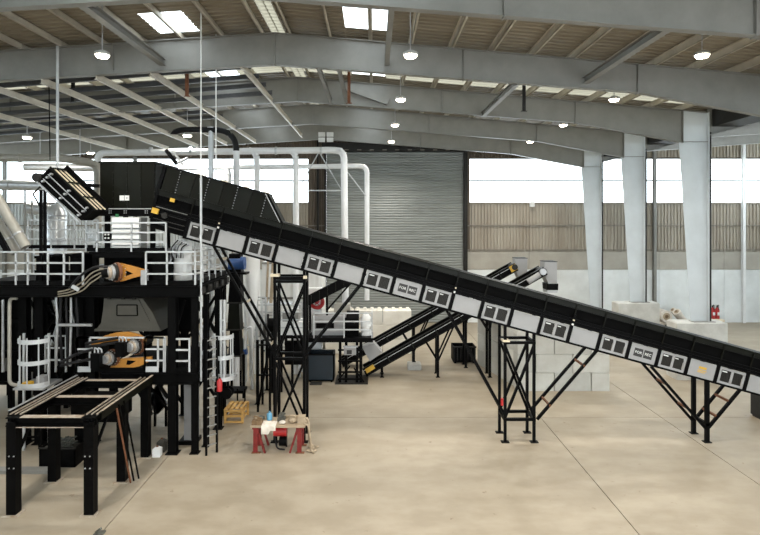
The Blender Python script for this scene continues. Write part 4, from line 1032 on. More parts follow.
m = MB(); m.box(X(-20, 16.4), X(50, 16.4), 16.3, 16.7, .0, .05); m.box(X(-20, 16.4), X(50, 16.4), 16.3, 16.33, .05, .10)
tag(m.build('floor_channel', 'frame_grey'), 'flat grey steel channel lying on the floor beside the scrap bin', 'channel')
t = thing('small_trestle', 'small black steel trestle on the floor behind the frame table', 'trestle', (X(32, 18.2), 18.2, 0))
for px_ in (24.5, 40): MB().beam((X(px_, 18.2), 18.2, 0), (X(px_, 18.2), 18.2, 1.15), .08).build('leg', 'black_paint', t)
for z in (.35, .75, 1.1): MB().beam((X(24.5, 18.2), 18.2, z), (X(40, 18.2), 18.2, z), .05).build('crossbar', 'black_paint', t)
m = MB(); m.box(X(97, 13.3), X(106, 13.3), 13.1, 13.3, 0, .04); m.beam((X(98, 13.3), 13.2, .04), (X(104, 13.3), 13.15, .16), .05)
tag(m.build('steel_offcut', 'scrap'), 'small dark steel offcut lying on the floor before the frame table', 'offcut')

# ================================================================ DUCTS AND PIPES AT THE LEFT
for k, (a, b) in enumerate((((-30, 152), (26, 247)), ((-41, 158), (16, 253)))):
    t = thing('slanting_duct', 'thick beige slanting duct pipe running down beside the tower, %s' % ('upper of the pair' if k == 0 else 'lower of the pair'), 'duct', P(*b, 18.4), 'slanting beige ducts')
    MB().tube([P(*a, 18.3+.2*k), P(*b, 18.3+.2*k)], .16, 16).build('pipe', 'beige_pipe', t)
    for f in (.35, .86):
        c = Vector(P(*a, 18.3+.2*k)).lerp(Vector(P(*b, 18.3+.2*k)), f); d = (Vector(P(*b, 18.3))-Vector(P(*a, 18.3))).normalized()*.03
        MB().tube([c-d, c+d], .18, 16).build('collar', 'galvanised', t)
o = MB().beam(P(-26, 192, 18.0), P(8, 252, 18.0), .12, .16).build('slanting_beam', 'black_paint'); tag(o, 'black steel beam slanting under the beige duct pair', 'beam')
def pipe(lab, pts, r, m_, nm='air_duct', rr=.35, cat='pipe', group=None, collars=True):
    t = thing(nm, lab, cat, (pts[-1][0], pts[-1][1], min(p[2] for p in pts)), group)
    MB().tube(rounded(pts, rr, 6), r, 14).build('pipe_run', m_, t)
    if collars:
        for a, b in zip(pts[:-1], pts[1:]):
            v = (Vector(b)-Vector(a)); d = v.normalized()*.04
            for k in range(1, max(2, int(v.length/2.2))):
                c = Vector(a)+v*k/max(2, int(v.length/2.2)); MB().tube([c-d, c+d], r*1.12, 14).build('collar', m_, t)
    return t
pipe('wide silver air duct running level behind the beige slanting ducts', [P(-30, 184, 26), P(50, 186, 26)], .24, 'silver_duct')
pipe('short silver duct elbow ending beside the tilted feeder', [P(27, 208, 25), P(58, 211, 25), P(62, 203, 26)], .24, 'silver_duct', rr=.2)
pipe('brown and white pipe running level above the tilted feeder then dropping', [P(-20, 158, 24), P(60, 158, 24), P(94, 163, 25), P(97.5, 168, 25.2), P(97.5, 240, 25.2)], .17, 'beige_pipe', rr=.3)
tq = pipe('thin grey pipe crossing above the back window behind the feeder', [P(25, 167, 30), P(99, 168, 30)], .2, 'silver_duct')
for q in (40, 80): MB().beam(P(q, 167, 30), (X(q, 30), 30, ztop(X(q, 30))+.3), .03).build('hanger_rod', 'galvanised', tq)
t = thing('duct_silo', 'upright silver cyclone drum standing behind the upper deck of the tower', 'cyclone', P(56, 285, 25))
MB().tube([P(56, 350, 25), P(56, 290, 25), P(56, 212, 25), P(56, 205, 25)], [.12, .42, .42, .2], 18).build('shell', 'silver_duct', t)
for py_ in (215, 240, 265): MB().tube([P(56, py_, 25), P(56, py_+1.3, 25)], .44, 18).build('band', 'galvanised', t)
for dx in (-7, 7): MB().beam(P(56+dx, 383, 25), P(56+dx, 260, 25), .1).build('leg', 'dark_steel', t)
for (a, b) in (((25, 190), (25, 400)), ((32, 200), (32, 400))): tag(MB().beam(P(*a, 21.6), (X(b[0], 21.6), 21.6, 0), .05).build('conduit_pole', 'frame_grey'), '%s thin grey conduit pole standing behind the upper deck' % ('taller' if a[1] < 195 else 'shorter'), 'pole', 'thin poles behind the upper deck')
pipe('narrow pale bent pipe running down in front of the dark left posts', [P(17, 298, 17.9), P(10, 298, 17.9), P(9.5, 310, 17.9), P(9.5, 384, 17.9), P(22, 386, 17.9)], .055, 'beige_pipe', rr=.15, collars=False, nm='bent_pipe')
for k in range(5):
    px_ = 56+5*k; pipe('%s hydraulic pipe between the tower decks, counting towards the transfer hopper' % ['first', 'second', 'third', 'fourth', 'fifth'][k], [P(px_, 296, 18.0), P(px_+(1.5, -1, 1, 0, 2)[k], 325, 18.0), P(px_+(0, 1, 1.5, -1, 0)[k], 366, 18.1)], .04, 'galvanised' if k % 3 == 0 else 'hose_black', rr=.3, collars=False, nm='hydraulic_pipe', group='hydraulic pipes between the decks')
pipe('grey pipe crossing level between the decks left of the hopper', [P(58, 325, 17.915), P(92, 325, 17.915)], .05, 'galvanised', collars=False, nm='cross_pipe')
# poles and cables dropping from the roof
tag(MB().tube([P(57.5, 46, 19.86), P(57.5, 192, 19.86)], .05, 8).build('roof_pole', 'rail_grey'), 'slim pale pole hanging from the roof down to the tilted feeder', 'pole')
t = thing('cable_pole', 'thin white conduit pole dropping past the conveyor hood to the lower deck', 'pole', P(201, 330, 17.9))
MB().tube([(X(201, 17.9), 17.9, ztop(X(201, 17.9))+.1), P(201, 178, 17.9)], .022, 6).build('cable', 'white_paint', t); MB().tube([P(201, 178, 17.9), (X(201, 17.9), 17.9, 2.25)], .036, 8).build('conduit', 'rail_grey', t)
tag(MB().tube([(X(216, 20.5), 20.5, zr(X(216, 20.5))+.02), P(216, 180, 20.5)], .022, 6).build('hanging_cable', 'white_paint'), 'thin white cable hanging from the roof behind the conveyor hood', 'cable')
tag(MB().tube([P(49, 86.5, 20.6), P(50, 160, 20.6)], .02, 6).build('hanging_cable', 'black_paint'), 'thin black cable hanging from the roof beside the slim pale pole', 'cable')
# ================================================================ DUST PIPES BEHIND THE CONVEYOR
Yd = 27.0
t = thing('dust_pipe_main', 'white dust extraction main with three drop pipes behind the conveyor hood', 'pipe', P(260, 175, Yd))
MB().tube(rounded([P(97.5, 170, Yd), P(98, 153, Yd), P(337, 150, Yd), P(344, 152, Yd), P(345.5, 305, Yd)], .35, 6), .16, 14).build('header', 'white_pipe', t)
for px_, y1 in ((257, 215), (296, 260)):
    MB().tube(rounded([P(px_-8, 150, Yd), P(px_-1, 152, Yd), P(px_, 160, Yd), (X(px_, Yd), Yd, 0)], .3, 5), .145, 12).build('drop_pipe', 'white_pipe', t)
for px_ in (150, 190, 236, 275, 320): MB().tube([P(px_, 150.8, Yd), P(px_+2, 150.8, Yd)], .19, 14).build('collar', 'silver_duct', t)
t = thing('dust_pipe_branch', 'lower white dust pipe with one drop pipe before the roller door', 'pipe', P(300, 168, 28))
MB().tube(rounded([P(180, 168, 28), P(362, 166, 28), P(367, 168, 28), P(367, 300, 28)], .25, 5), .12, 12).build('header', 'white_pipe', t)
for px_, y1 in ((204, 200), (229, 215)): MB().tube(rounded([P(px_-6, 168, 28), P(px_, 169, 28), P(px_, y1+70, 28)], .3, 5), .12, 12).build('drop_pipe', 'white_pipe', t)
for a, b in (((319, 152), (341, 189)), ((319, 152), (300, 186)), ((346, 170), (366, 196)), ((195, 166), (240, 178))): MB().beam(P(*a, 27.6), P(*b, 27.6), .05).build('stay', 'rail_grey', t)
for a, b in (((308, 190.5), (345, 190.5)),): MB().beam(P(*a, 30), P(*b, 30), .06).build('stay', 'rail_grey', t)
t = thing('flexible_duct', 'white stand pipe with black flexible hose elbow above the conveyor hood', 'duct', P(236, 190, 24.6))
MB().tube(rounded([P(175, 132, 24.6), P(180, 129.5, 24.6), P(224, 130, 24.6), P(235, 138, 24.6), P(236.5, 152, 24.6)], .35, 6), .13, 14).build('hose', 'hose_black', t)
MB().tube([P(236.5, 151, 24.6), (X(236.5, 24.6), 24.6, 0)], .14, 14).build('stand_pipe', 'white_pipe', t)
MB().tube([P(211, 131, 24.6), (X(211, 24.6), 24.6, 0)], .12, 12).build('stand_pipe', 'silver_duct', t)
MB().box(X(208, 24.6), X(214, 24.6), 24.5, 24.7, Z(130, 24.6), Z(127, 24.6)).build('clamp', 'galvanised', t)
t = thing('hydraulic_jack', 'black jointed cylinder arm standing on the conveyor hood end', 'cylinder', P(177, 166, 18.9))
MB().tube([P(177, 164, 18.9), P(166, 150, 18.9)], .07, 10).build('barrel', 'black_paint', t); MB().tube([P(183, 165, 18.9), P(173, 151, 18.9)], .045, 10).build('rod', 'chrome', t)
MB().tube([P(188, 158, 18.9), P(177, 163, 18.9)], .05, 8).build('link', 'galvanised', t)

# ================================================================ CLUTTER BEHIND THE TOWER AND UNDER THE CONVEYOR
t = thing('bucket_elevator', 'black upright stepped chute with a blue motor beneath the conveyor head', 'elevator', P(236, 375, 23))
Ye = 23.0
for k, (a, b, y0, y1) in enumerate(((227, 241, 254, 274), (228, 241, 274, 303), (227, 240, 303, 330), (228, 240, 330, 356))):
    m = MB(); m.frustum((X(a, Ye), X(b, Ye), Ye, Ye+.6, Z(y1, Ye)), (X(a+1.5, Ye), X(b-1.5, Ye), Ye+.08, Ye+.6, Z(y0, Ye))); m.build('casing', 'black_paint' if k != 2 else 'olive_hood', t)
    MB().box(X(a-1, Ye), X(b+1, Ye), Ye-.04, Ye+.62, Z(y1, Ye)-.03, Z(y1, Ye)+.03).build('flange', 'dark_steel', t)
MB().tube([P(226, 264, 22.7), P(241, 264, 22.7)], .22, 14).build('motor', 'blue_paint', t); MB().tube([P(241, 263, 22.7), P(245, 263, 22.7)], .26, 14).build('motor_fan_cowl', 'blue_paint', t)
MB().box(X(224, Ye), X(248, Ye), Ye-.3, Ye+.3, Z(274, Ye), Z(272, Ye)).build('motor_shelf', 'black_paint', t)
for px_ in (226, 242): MB().beam((X(px_, Ye), Ye+.3, 0), (X(px_, Ye), Ye+.3, Z(356, Ye)), .1).build('leg', 'black_paint', t)
t = thing('white_silo', 'white tapering silo cone standing beside the black upright chute', 'silo', P(252, 376, 25))
MB().tube([P(251, 345, 25), P(251, 330, 25), P(251, 300, 25), P(251, 262, 25), P(251, 252, 25)], [.1, .16, .3, .36, .36], 18).build('cone', 'white_paint', t)
for dx in (-6, 6): MB().beam(P(251+dx, 385, 25), P(251+dx, 300, 25), .08).build('leg', 'rail_grey', t)
t = thing('storage_container', 'white steel container standing behind the support tower of the long conveyor', 'container', P(290, 345, 31.5))
Yk = 31.5
MB().box(X(262, Yk), X(322, Yk), Yk, Yk+2.4, .1, Z(262, Yk)).build('body', 'white_paint', t)
for k in range(12): a = 262.5+5*k; MB().box(X(a, Yk), X(a+2.4, Yk), Yk-.05, Yk, .3, Z(266, Yk)).build('side_rib', 'white_paint', t)
for py_ in (262, 297): MB().box(X(262, Yk), X(322, Yk), Yk-.08, Yk, Z(py_+2, Yk), Z(py_, Yk)).build('rail', 'frame_grey', t)
MB().box(X(262, Yk), X(322, Yk), Yk-.02, Yk+2.4, 0, .1).build('base_rail', 'dark_steel', t)
for k, (px_, w) in enumerate(((260, 2), (264.5, 3))):
    o = MB().beam((X(px_+6.5, 26.9), 26.9, Z(305, 26.4)+.02), P(px_+8.5+k, 250, 27.15), .1*w/2, .06).build('timber_board', 'tan_wood'); tag(o, '%s brown timber board leaning beside the white silo' % ('narrow', 'wide')[k], 'board', 'timber boards beside the silo')
# racks of pipework and cabinets seen between the struts
def rack(px0, px1, py0, py1, Y, n, m_, lab, nm, cat, bx=True):
    t = thing(nm, lab, cat, (X((px0+px1)/2, Y), Y, 0)); dep = .9
    for x in (X(px0, Y), X(px1, Y)):
        for y in (Y, Y+dep): MB().beam((x, y, 0), (x, y, Z(py0, Y)), .08).build('upright', m_, t)
    for k in range(n):
        z = Z(py0+(py1-py0)*k/max(1, n-1), Y)
        for y in (Y, Y+dep): MB().beam((X(px0, Y), y, z), (X(px1, Y), y, z), .06).build('rail', m_, t)
    return t
rack(246, 262, 300, 345, 25.6, 4, 'rail_grey', 'grey pipe rack with rails beside the white silo', 'pipe_rack', 'rack')
t = rack(252, 300, 305, 347, 26.4, 5, 'rail_grey', 'long grey pipe manifold frame behind the left support tower', 'pipe_manifold', 'rack')
MB().box(X(263.7, 26.4), X(291, 26.4), 26.56, 27.29, Z(305, 26.4)-.015, Z(305, 26.4)+.025).build('top_shelf', 'galvanised', t)
for k in range(7): MB().tube([P(256+6*k, 308+3*(k % 3), 26.3), P(256+6*k, 345, 26.3)], .05+.02*(k % 2), 8).build('riser_pipe', ('white_pipe', 'galvanised', 'hose_black')[k % 3], t)
for k in (1, 3, 5): MB().box(X(253+7*k, 26.2), X(259+7*k, 26.2), 26.1, 26.4, Z(336, 26.2), Z(326-2*k, 26.2)).build('valve_box', ('hopper_grey', 'panel_grey', 'black_paint')[k//2], t)
t = rack(258, 270, 345, 375, 21.6, 2, 'black_paint', 'black steel stand behind the left legs of the long conveyor', 'steel_stand', 'stand')
MB().beam((X(258, 21.6), 21.6, .2), (X(270, 21.6), 21.6, Z(345, 21.6)), .08).build('brace', 'black_paint', t)
t = thing('pump_unit', 'grey machine unit with blue tank behind the ladder cage', 'machine', P(243, 372, 24.1))
MB().box(X(231, 24.95), X(242, 24.95), 24.8, 25.5, Z(375, 24.1), Z(360, 24.1)).build('base_tank', 'hopper_grey', t)
MB().box(X(232, 24.95), X(241, 24.95), 24.78, 25.5, Z(360, 24.1), Z(345, 24.1)).build('tank', 'blue_skip', t)
MB().tube([P(242.5, 352, 24.7), P(247, 351, 24.7)], .15, 12).build('pump', 'blue_paint', t)
MB().tube(rounded([P(245, 351, 24.65), P(245, 330, 24.65), P(252, 326, 24.5), (X(252, 24.5), 24.5, 0)], .2, 4), .06, 8).build('pipe', 'white_pipe', t)
for dx in (232, 241): MB().beam((X(dx, 24.95), 24.9, 0), (X(dx, 24.95), 24.9, Z(374, 24.1)), .09).build('leg', 'black_paint', t)
t = thing('wheeled_base', 'low black trolley on the floor behind the pine crate', 'trolley', (X(238, 22.6), 22.6, 0))
MB().box(X(226, 22.6), X(244, 22.6), 22.5, 23.2, .42, .52).build('deck', 'black_paint', t)
for dx in (237.5, 245): MB().beam((X(dx, 22.6), 22.6, 0), (X(dx, 22.6), 22.6, .6), .05).build('leg', 'black_paint', t)
for k, (px_, foot) in enumerate(((257.5, 404), (262, 394), (267, 390))):
    Yq = 7.4*560/(foot-220); m = MB(); m.beam((X(px_, Yq), Yq, 0), (X(px_, Yq), Yq, Z(340, Yq)), .10); m.box(X(px_, Yq)-.1, X(px_, Yq)+.1, Yq-.1, Yq+.1, 0, .02)
    tag(m.build('pipe_stanchion', 'black_paint'), '%s slim black stanchion behind the left support tower of the long conveyor' % ['front', 'middle', 'rear'][k], 'stanchion', 'stanchions behind the support tower')
t = thing('blue_skip', 'dark blue open skip on the floor behind the left support tower', 'skip', (X(321, 25.6), 25.6, 0))
Yk = 25.6; x0, x1 = X(307, Yk), X(334, Yk)
m = MB(); m.box(x0, x1, Yk, Yk+.05, .05, Z(354, Yk)); m.box(x0, x1, Yk+.85, Yk+.9, .05, Z(354, Yk)); m.box(x0, x0+.05, Yk, Yk+.85, .05, Z(354, Yk)); m.box(x1-.05, x1, Yk, Yk+.85, .05, Z(354, Yk)); m.box(x0, x1, Yk, Yk+.85, .05, .1); m.build('body', 'blue_skip', t)
MB().box(x0-.04, x1+.04, Yk-.05, Yk+.03, Z(354, Yk)-.06, Z(354, Yk)).build('rim', 'black_paint', t)
for xx in (x0+.1, x1-.15): MB().box(xx, xx+.08, Yk-.02, Yk+.85, 0, .06).build('runner', 'black_paint', t)
m = MB(); m.box(X(310, 25.3), X(322, 25.3), 25.1, 25.4, 0, .06); tag(m.build('steel_plate', 'dark_steel'), 'flat dark plate on the floor before the blue skip', 'plate')

# rear machine platform
t = thing('baler_platform', 'small machine platform with grey guardrail feeding the twin conveyors', 'platform', (X(340, 25.4), 25.6, 0))
Yp = 25.3; zp = Z(338, Yp)
MB().box(X(300, Yp), X(373, Yp), Yp, Yp+1.3, zp-.2, zp).build('deck', 'black_paint', t)
guardrail(t, [(X(314, Yp), Yp, zp), (X(344, Yp), Yp, zp), (X(372, Yp), Yp, zp), (X(372, Yp), Yp+1.25, zp)], h=1.12, step=1.3, kick=False)
for px_ in (340, 346, 357, 361):
    m = MB(); m.beam((X(px_, Yp), Yp+.1, 0), (X(px_, Yp), Yp+.1, zp-.2), .12); m.build('leg', 'black_paint', t)
for px_ in (302, 345, 360): MB().beam((X(px_, Yp), Yp+1.2, 0), (X(px_, Yp), Yp+1.2, zp-.2), .12).build('leg', 'black_paint', t)
for py_ in (350, 361, 372, 379): MB().beam(P(338, py_, Yp+.05), P(362, py_, Yp+.05), .07).build('crossbar', 'black_paint', t)
MB().beam(P(338, 380, Yp), P(350, 366, Yp), .06).build('brace', 'black_paint', t); MB().beam(P(364, 382, Yp), P(354, 368, Yp), .06).build('brace', 'black_paint', t)
MB().box(X(335, Yp), X(368, Yp), Yp-.1, Yp+1.3, 0, .05).build('base_plate', 'dark_steel', t)
t = thing('conveyor_gearbox', 'grey gear motor hanging under the machine platform', 'motor', P(349, 356, 25.2))
MB().box(X(344, 25.2), X(356, 25.2), 25.0, 25.32, Z(354, 25.2), Z(347.5, 25.2)).build('case', 'panel_grey', t); MB().box(X(347, 25.2), X(352, 25.2), 24.98, 25.0, Z(353, 25.2), Z(349, 25.2)).build('nameplate', 'print_black', t)
MB().beam(P(343, 346.5, 25.28), P(358, 346.5, 25.28), .1, .06).build('mounting_rail', 'galvanised', t)
t = thing('feed_machine', 'grey feed machine body with black drum on the small platform', 'machine', P(335, 338, 25.9))
MB().box(X(312, 25.9), X(346, 25.9), 25.9, 26.55, zp, Z(316, 25.9)).build('body', 'panel_grey', t)
MB().box(X(316, 25.9), X(334, 25.9), 25.85, 25.9, Z(328, 25.9), Z(323, 25.9)).build('slot', 'black_matte', t)
MB().tube([(X(347, 26.1), 26.1, zp+.555), (X(359, 26.1), 26.1, zp+.555)], .56, 20).build('drum', 'black_paint', t)
MB().box(X(345, 25.8), X(358.5, 25.8), 25.7, 26.4, zp, Z(318, 25.8)).build('drum_frame', 'black_matte', t)
MB().box(X(334, 26.5), X(350, 26.5), 26.45, 27.1, Z(316, 25.9)-.01, Z(303, 26.9)).build('chute', 'beige_pipe', t)
t = thing('water_tank', 'white rounded tank at the end of the small platform', 'tank', P(366, 338, 26))
MB().tube([(X(366, 26), 26, zp-.005), P(366, 318, 26), P(366, 314, 26)], [.25, .25, .12], 16).build('shell', 'white_paint', t); MB().tube([P(366, 314, 26), P(366, 312, 26)], .07, 10).build('cap', 'panel_grey', t)
# hose reel and cabinet
t = thing('hose_reel', 'red hose reel mounted on a white cabinet beyond the left support tower', 'hose reel', P(318, 305, 26.6))
c = P(317, 302, 26.5)
ring = arc(c, .28, 0, 360, 20); MB().tube(ring, .085, 8, False).build('hose_coil', 'red_paint', t)
MB().tube([(c[0], 26.45, c[2]), (c[0], 26.69, c[2])], .1, 12).build('hub', 'red_paint', t)
for a in (0, 60, 120): MB().beam((c[0]-.27*math.cos(math.radians(a)), 26.5, c[2]-.27*math.sin(math.radians(a))), (c[0]+.27*math.cos(math.radians(a)), 26.5, c[2]+.27*math.sin(math.radians(a))), .03).build('spoke', 'red_paint', t)
t = thing('white_cabinet', 'white wall cabinet carrying the red hose reel', 'cabinet', P(314, 378, 26.8))
MB().box(X(307, 26.8), X(322, 26.8), 26.7, 27.1, .0, Z(288, 26.8)).build('body', 'white_paint', t); MB().box(X(307.6, 26.8), X(321.4, 26.8), 26.68, 26.7, .1, Z(289, 26.8)).build('door', 'white_paint', t)
t = rack(312, 330, 356, 372, 27.6, 2, 'black_paint', 'black cross-braced stand behind the blue skip', 'steel_stand', 'stand')
# between tower legs: machine with rails
t = thing('sorting_machine', 'grey machine with rails seen between the left support tower legs', 'machine', P(290, 360, 24))
MB().box(X(280, 24), X(306, 24), 24, 25, Z(335, 24), Z(322, 24)).build('body', 'white_paint', t); MB().box(X(278, 24), X(308, 24), 23.9, 25.1, Z(338, 24), Z(335, 24)).build('bed', 'black_paint', t)
MB().box(X(282, 24), X(298, 24), 24.1, 24.8, Z(322, 24), Z(312, 24)).build('hopper', 'frame_grey', t)
guardrail(t, [(X(279, 23.9), 23.9, Z(335, 24)), (X(308, 23.9), 23.9, Z(335, 24))], h=1.0, step=.6, kick=False)
for px_ in (281, 292, 304): MB().beam((X(px_, 24), 24.1, 0), (X(px_, 24), 24.1, Z(338, 24)), .1).build('leg', 'black_paint', t)
MB().box(X(284, 24), X(302, 24), 24.2, 24.9, Z(366, 24), Z(345, 24)).build('bin', 'black_matte', t)
MB().tube([P(269, 325, 24), P(278, 325, 24)], .3, 14).build('motor', 'black_paint', t); MB().beam((X(273, 24), 24, 0), (X(273, 24), 24, Z(330, 24)), .15).build('motor_stand', 'black_paint', t)

# ================================================================ CONCRETE BLOCKS
def block(L_, W, H, studs, name='block'):
    m = MB(); e = .045; g = .018
    x0, x1, y0, y1 = g, L_-g, g, W-g
    m.frustum((x0, x1, y0, y1, 0), (x0, x1, y0, y1, H-e)); m.frustum((x0, x1, y0, y1, H-e), (x0+e, x1-e, y0+e, y1-e, H-.004))
    if studs:
        n = int(round(L_/.4))
        for k in range(n): cx = .2+.4*k; m.frustum((cx-.12, cx+.12, W/2-.25, W/2+.25, H-.004), (cx-.07, cx+.07, W/2-.18, W/2+.18, H+.1))
    return m
protos = {}
def put_block(x, y, z, rot, L_, W, H, studs, m_, lab, grp):
    key = (L_, W, H, studs, m_)
    if key not in protos:
        o = block(*key[:4]).build('concrete_block', m_, origin=(0, 0, 0)); protos[key] = o
    else:
        o = protos[key].copy(); COL.objects.link(o)
    o.location = (x, y, z); o.rotation_euler = (0, 0, rot)
    return tag(o, lab, 'concrete block', grp)
rn = ['bottom', 'second', 'third', 'top']
GB = 'big blocks of the bay wall'
for r in range(4):
    x, y = 6.2, 24.2
    row = [1.6, 1.6, .8] if r % 2 == 0 else [.8, 1.6, 1.6]
    for n, L_ in enumerate(row):
        put_block(x, y, .8*r, 0, L_, .8, .8, r == 3, 'block_concrete', '%s concrete block, %s row of the bay front wall, %s' % ('full' if L_ > 1 else 'half', rn[r], ['twin conveyor end', 'middle', 'column end'][n]), GB); x += L_
    # side wall running back, slightly skewed
    ang = math.radians(103); x, y = 7.0, 25.18
    for n, L_ in enumerate([1.6, 1.6, .8] if r % 2 else [.8, 1.6, 1.6]):
        put_block(x, y, .8*r, ang, L_, .8, .8, r == 3, 'block_concrete', '%s concrete block, %s row of the bay side wall, %s' % ('full' if L_ > 1 else 'half', rn[r], ['front wall end', 'middle', 'black crate end'][n]), GB)
        x += L_*math.cos(ang); y += L_*math.sin(ang)
for r in range(3):
    row = [1.6]*3 if r != 1 else [.8, 1.6, 1.6, .8]
    x = X(325, 31)
    if r == 2: x = X(325, 31)
    for n, L_ in enumerate(row):
        put_block(x, 31.0, .8*r, 0, L_, .8, .8, r == 2, 'white_block', 'whitish %s block, %s row of the stack before the roller door, %s' % ('full' if L_ > 1 else 'half', rn[r], ['container end', 'second', 'third', 'last'][n]), 'blocks before the roller door'); x += L_
for k in range(2):
    put_block(X(325, 31)+1.6*k-.2, 31.9, 0, 0, 1.6, .8, .8, False, 'white_block', 'whitish block behind the stack before the roller door, %s' % ('container end' if k == 0 else 'second'), 'blocks before the roller door')
put_block(X(414, 28)-.35, 27.55, 0, 0, .7, .7, .3, False, 'plinth_concrete', 'small concrete pad under the leg of the farther twin conveyor', None)
tg = [o for o in COL.objects if o.get('label') == 'small concrete pad under the leg of the farther twin conveyor'][0]; tg['category'] = 'concrete pad'

# crate by the bay wall
t = thing('plastic_crate', 'black ribbed plastic crate on the floor beside the bay wall', 'crate', (4.5, 28.2, 0))
x0, x1, y0, y1, h = X(453, 29), X(480, 29)-.24, 28.9, 29.75, .88
m = MB(); m.box(x0, x1, y0, y0+.04, .08, h); m.box(x0, x1, y1-.04, y1, .08, h); m.box(x0, x0+.04, y0, y1, .08, h); m.box(x1-.04, x1, y0, y1, .08, h); m.box(x0, x1, y0, y1, .08, .14); m.build('body', 'black_paint', t)
for k in range(7): xx = x0+.02+(x1-x0-.08)*k/6; MB().box(xx, xx+.04, y0-.03, y0, .1, h-.1).build('rib', 'dark_steel', t)
MB().box(x0-.03, x1+.03, y0-.04, y0+.02, h-.08, h).build('rim', 'dark_steel', t)
for xx in (x0+.05, x1-.15): MB().box(xx, xx+.1, y0, y1, 0, .08).build('foot', 'black_paint', t)
# black container at the right edge
t = thing('steel_skip', 'dark steel skip standing under the low end of the long conveyor', 'skip', (X(775, 20.2), 20.5, 0))
x0 = X(771, 20.2); m = MB(); m.box(x0, x0+2.2, 20.2, 21.3, .05, 1.35); m.build('body', 'gutter', t)
MB().box(x0-.04, x0+2.24, 20.15, 21.35, 1.3, 1.4).build('rim', 'dark_steel', t)
for k in range(4): MB().box(x0+.2+.55*k, x0+.28+.55*k, 20.12, 20.2, .05, 1.3).build('rib', 'gutter', t)
MB().box(x0, x0+2.2, 20.3, 21.2, 0, .05).build('runner', 'dark_steel', t)

# ================================================================ THINGS BY THE BACK WALL
for k in range(2):
    px_ = 712.6+4.6*k; Yw = YB-.36; x = X(px_, Yw)
    t = thing('fire_extinguisher', 'red fire extinguisher on the back wall, %s' % ('next to the tapered column' if k == 0 else 'farther from the tapered column'), 'extinguisher', P(px_, 319, Yw), 'pair of extinguishers on the back wall')
    MB().tube([P(px_, 319, Yw), P(px_, 309.5, Yw), P(px_, 307.5, Yw)], [.15, .15, .05], 12).build('cylinder', 'red_paint', t)
    MB().tube([P(px_, 307.5, Yw), P(px_, 305.5, Yw)], .05, 8).build('valve', 'black_paint', t)
    MB().tube(rounded([P(px_, 306, Yw), P(px_+1.4, 304.5, Yw-.1), P(px_+1.5, 310, Yw-.19)], .1, 4), .025, 6).build('hose', 'hose_black', t)
    MB().box(x-.08, x+.08, Yw-.18, Yw-.165, Z(315, Yw), Z(312, Yw)).build('label_patch', 'paper', t)
t = thing('yellow_bags', 'small heap of yellow bags on the floor under the extinguishers', 'bags', P(716, 322, 39.6))
for k in range(3): MB().blob((X(712+4*k, 39.7), 39.6, .22), .28, k, 8, .7).build('bag', 'cream_paint', t)
RL = [((20.06, 38.4, .79), (20.06, 39.5, .79), .40), ((20.74, 38.4, 1.12), (21.55, 38.8, .19), .26), ((20.95, 39.3, 1.1), (21.9, 39.55, .145), .20),
      ((19.75, 38.95, .2), (20.7, 38.95, .2), .20), ((21.35, 38.15, .2), (22.35, 38.05, .2), .20)]
for k, (a, b, r) in enumerate(RL):
    pa_, pb_ = Vector(a), Vector(b)
    t = thing('belt_roll', ['thick pale belt roll with its spiral end showing beside the column plinth', 'pale belt roll lying slantwise on the heap beside the plinth', 'thin pale belt roll on top of the heap beside the plinth', 'small pale belt roll tight against the column plinth', 'thinnest pale belt roll lying flat on the floor by the heap'][k], 'roll', (pa_.x, pa_.y, 0), 'rolled belts by the back wall')
    MB().tube([pa_, pb_], r, 16).build('roll', 'rag', t); d = (pa_-pb_).normalized()*.02
    MB().tube([pa_, pa_+d], r*.62, 14).build('roll_core', 'tan_wood', t); MB().tube([pa_+d, pa_+d*2], r*.3, 12).build('roll_hole', 'scrap_brown', t)
m = MB()
for k in range(6): m.blob((20.0+.2*k, 37.9, .2), .25, k+9, 8, .78)
o = m.build('plastic_sheet', 'black_matte'); tag(o, 'crumpled black plastic sheet under the rolled belts', 'sheet')

# ================================================================ THE TRESTLE BENCH
tb_ = thing('trestle_bench', 'work bench of a board on red steel trestles on the open floor', 'bench', (X(284, 18.1), 18.1, 0))
Yb = 17.95; bx0, bx1, zb0 = X(252, Yb), X(306, Yb), .83
MB().box(bx0, bx1, Yb-.25, Yb+.55, zb0, zb0+.06).build('bench_top', 'tan_wood', tb_)
for px_ in (256.5, 300):
    x = X(px_, Yb); sgn = 1 if px_ < 280 else -1
    for y in (Yb-.15, Yb+.45):
        MB().beam((x, y, 0), (x, y, zb0), .14, .05).build('leg', 'red_trestle', tb_)
        MB().beam((x+.30*sgn, y, 0), (x+.06*sgn, y, zb0-.05), .06).build('leg', 'red_trestle', tb_)
        MB().box(x-.12, x+.16, y-.06, y+.06, 0, .02).build('foot', 'rust', tb_)
    MB().box(x-.1, x+.12, Yb-.2, Yb+.5, zb0-.07, zb0).build('head_beam', 'red_trestle', tb_)
    MB().beam((x, Yb-.1, .45), (x, Yb+.4, .45), .06).build('stretcher', 'red_trestle', tb_)
def small(nm, lab, cat, px_, py_, mb, m_, group=None): return tag(mb.build(nm, m_), lab, cat, group)
zt2 = zb0+.06
def on(px_, dy=0.): return (X(px_, Yb+dy), Yb+dy, zt2)
c = on(257.2, -.1); m = MB(); m.box(c[0]-.16, c[0]+.16, c[1]-.1, c[1]+.12, zt2, zt2+.13); m.beam((c[0]-.1, c[1], zt2+.13), (c[0]-.1, c[1], zt2+.26), .03); m.beam((c[0]-.1, c[1], zt2+.26), (c[0]+.14, c[1], zt2+.2), .03); m.box(c[0]+.0, c[0]+.14, c[1]-.08, c[1]+.08, zt2+.13, zt2+.19)
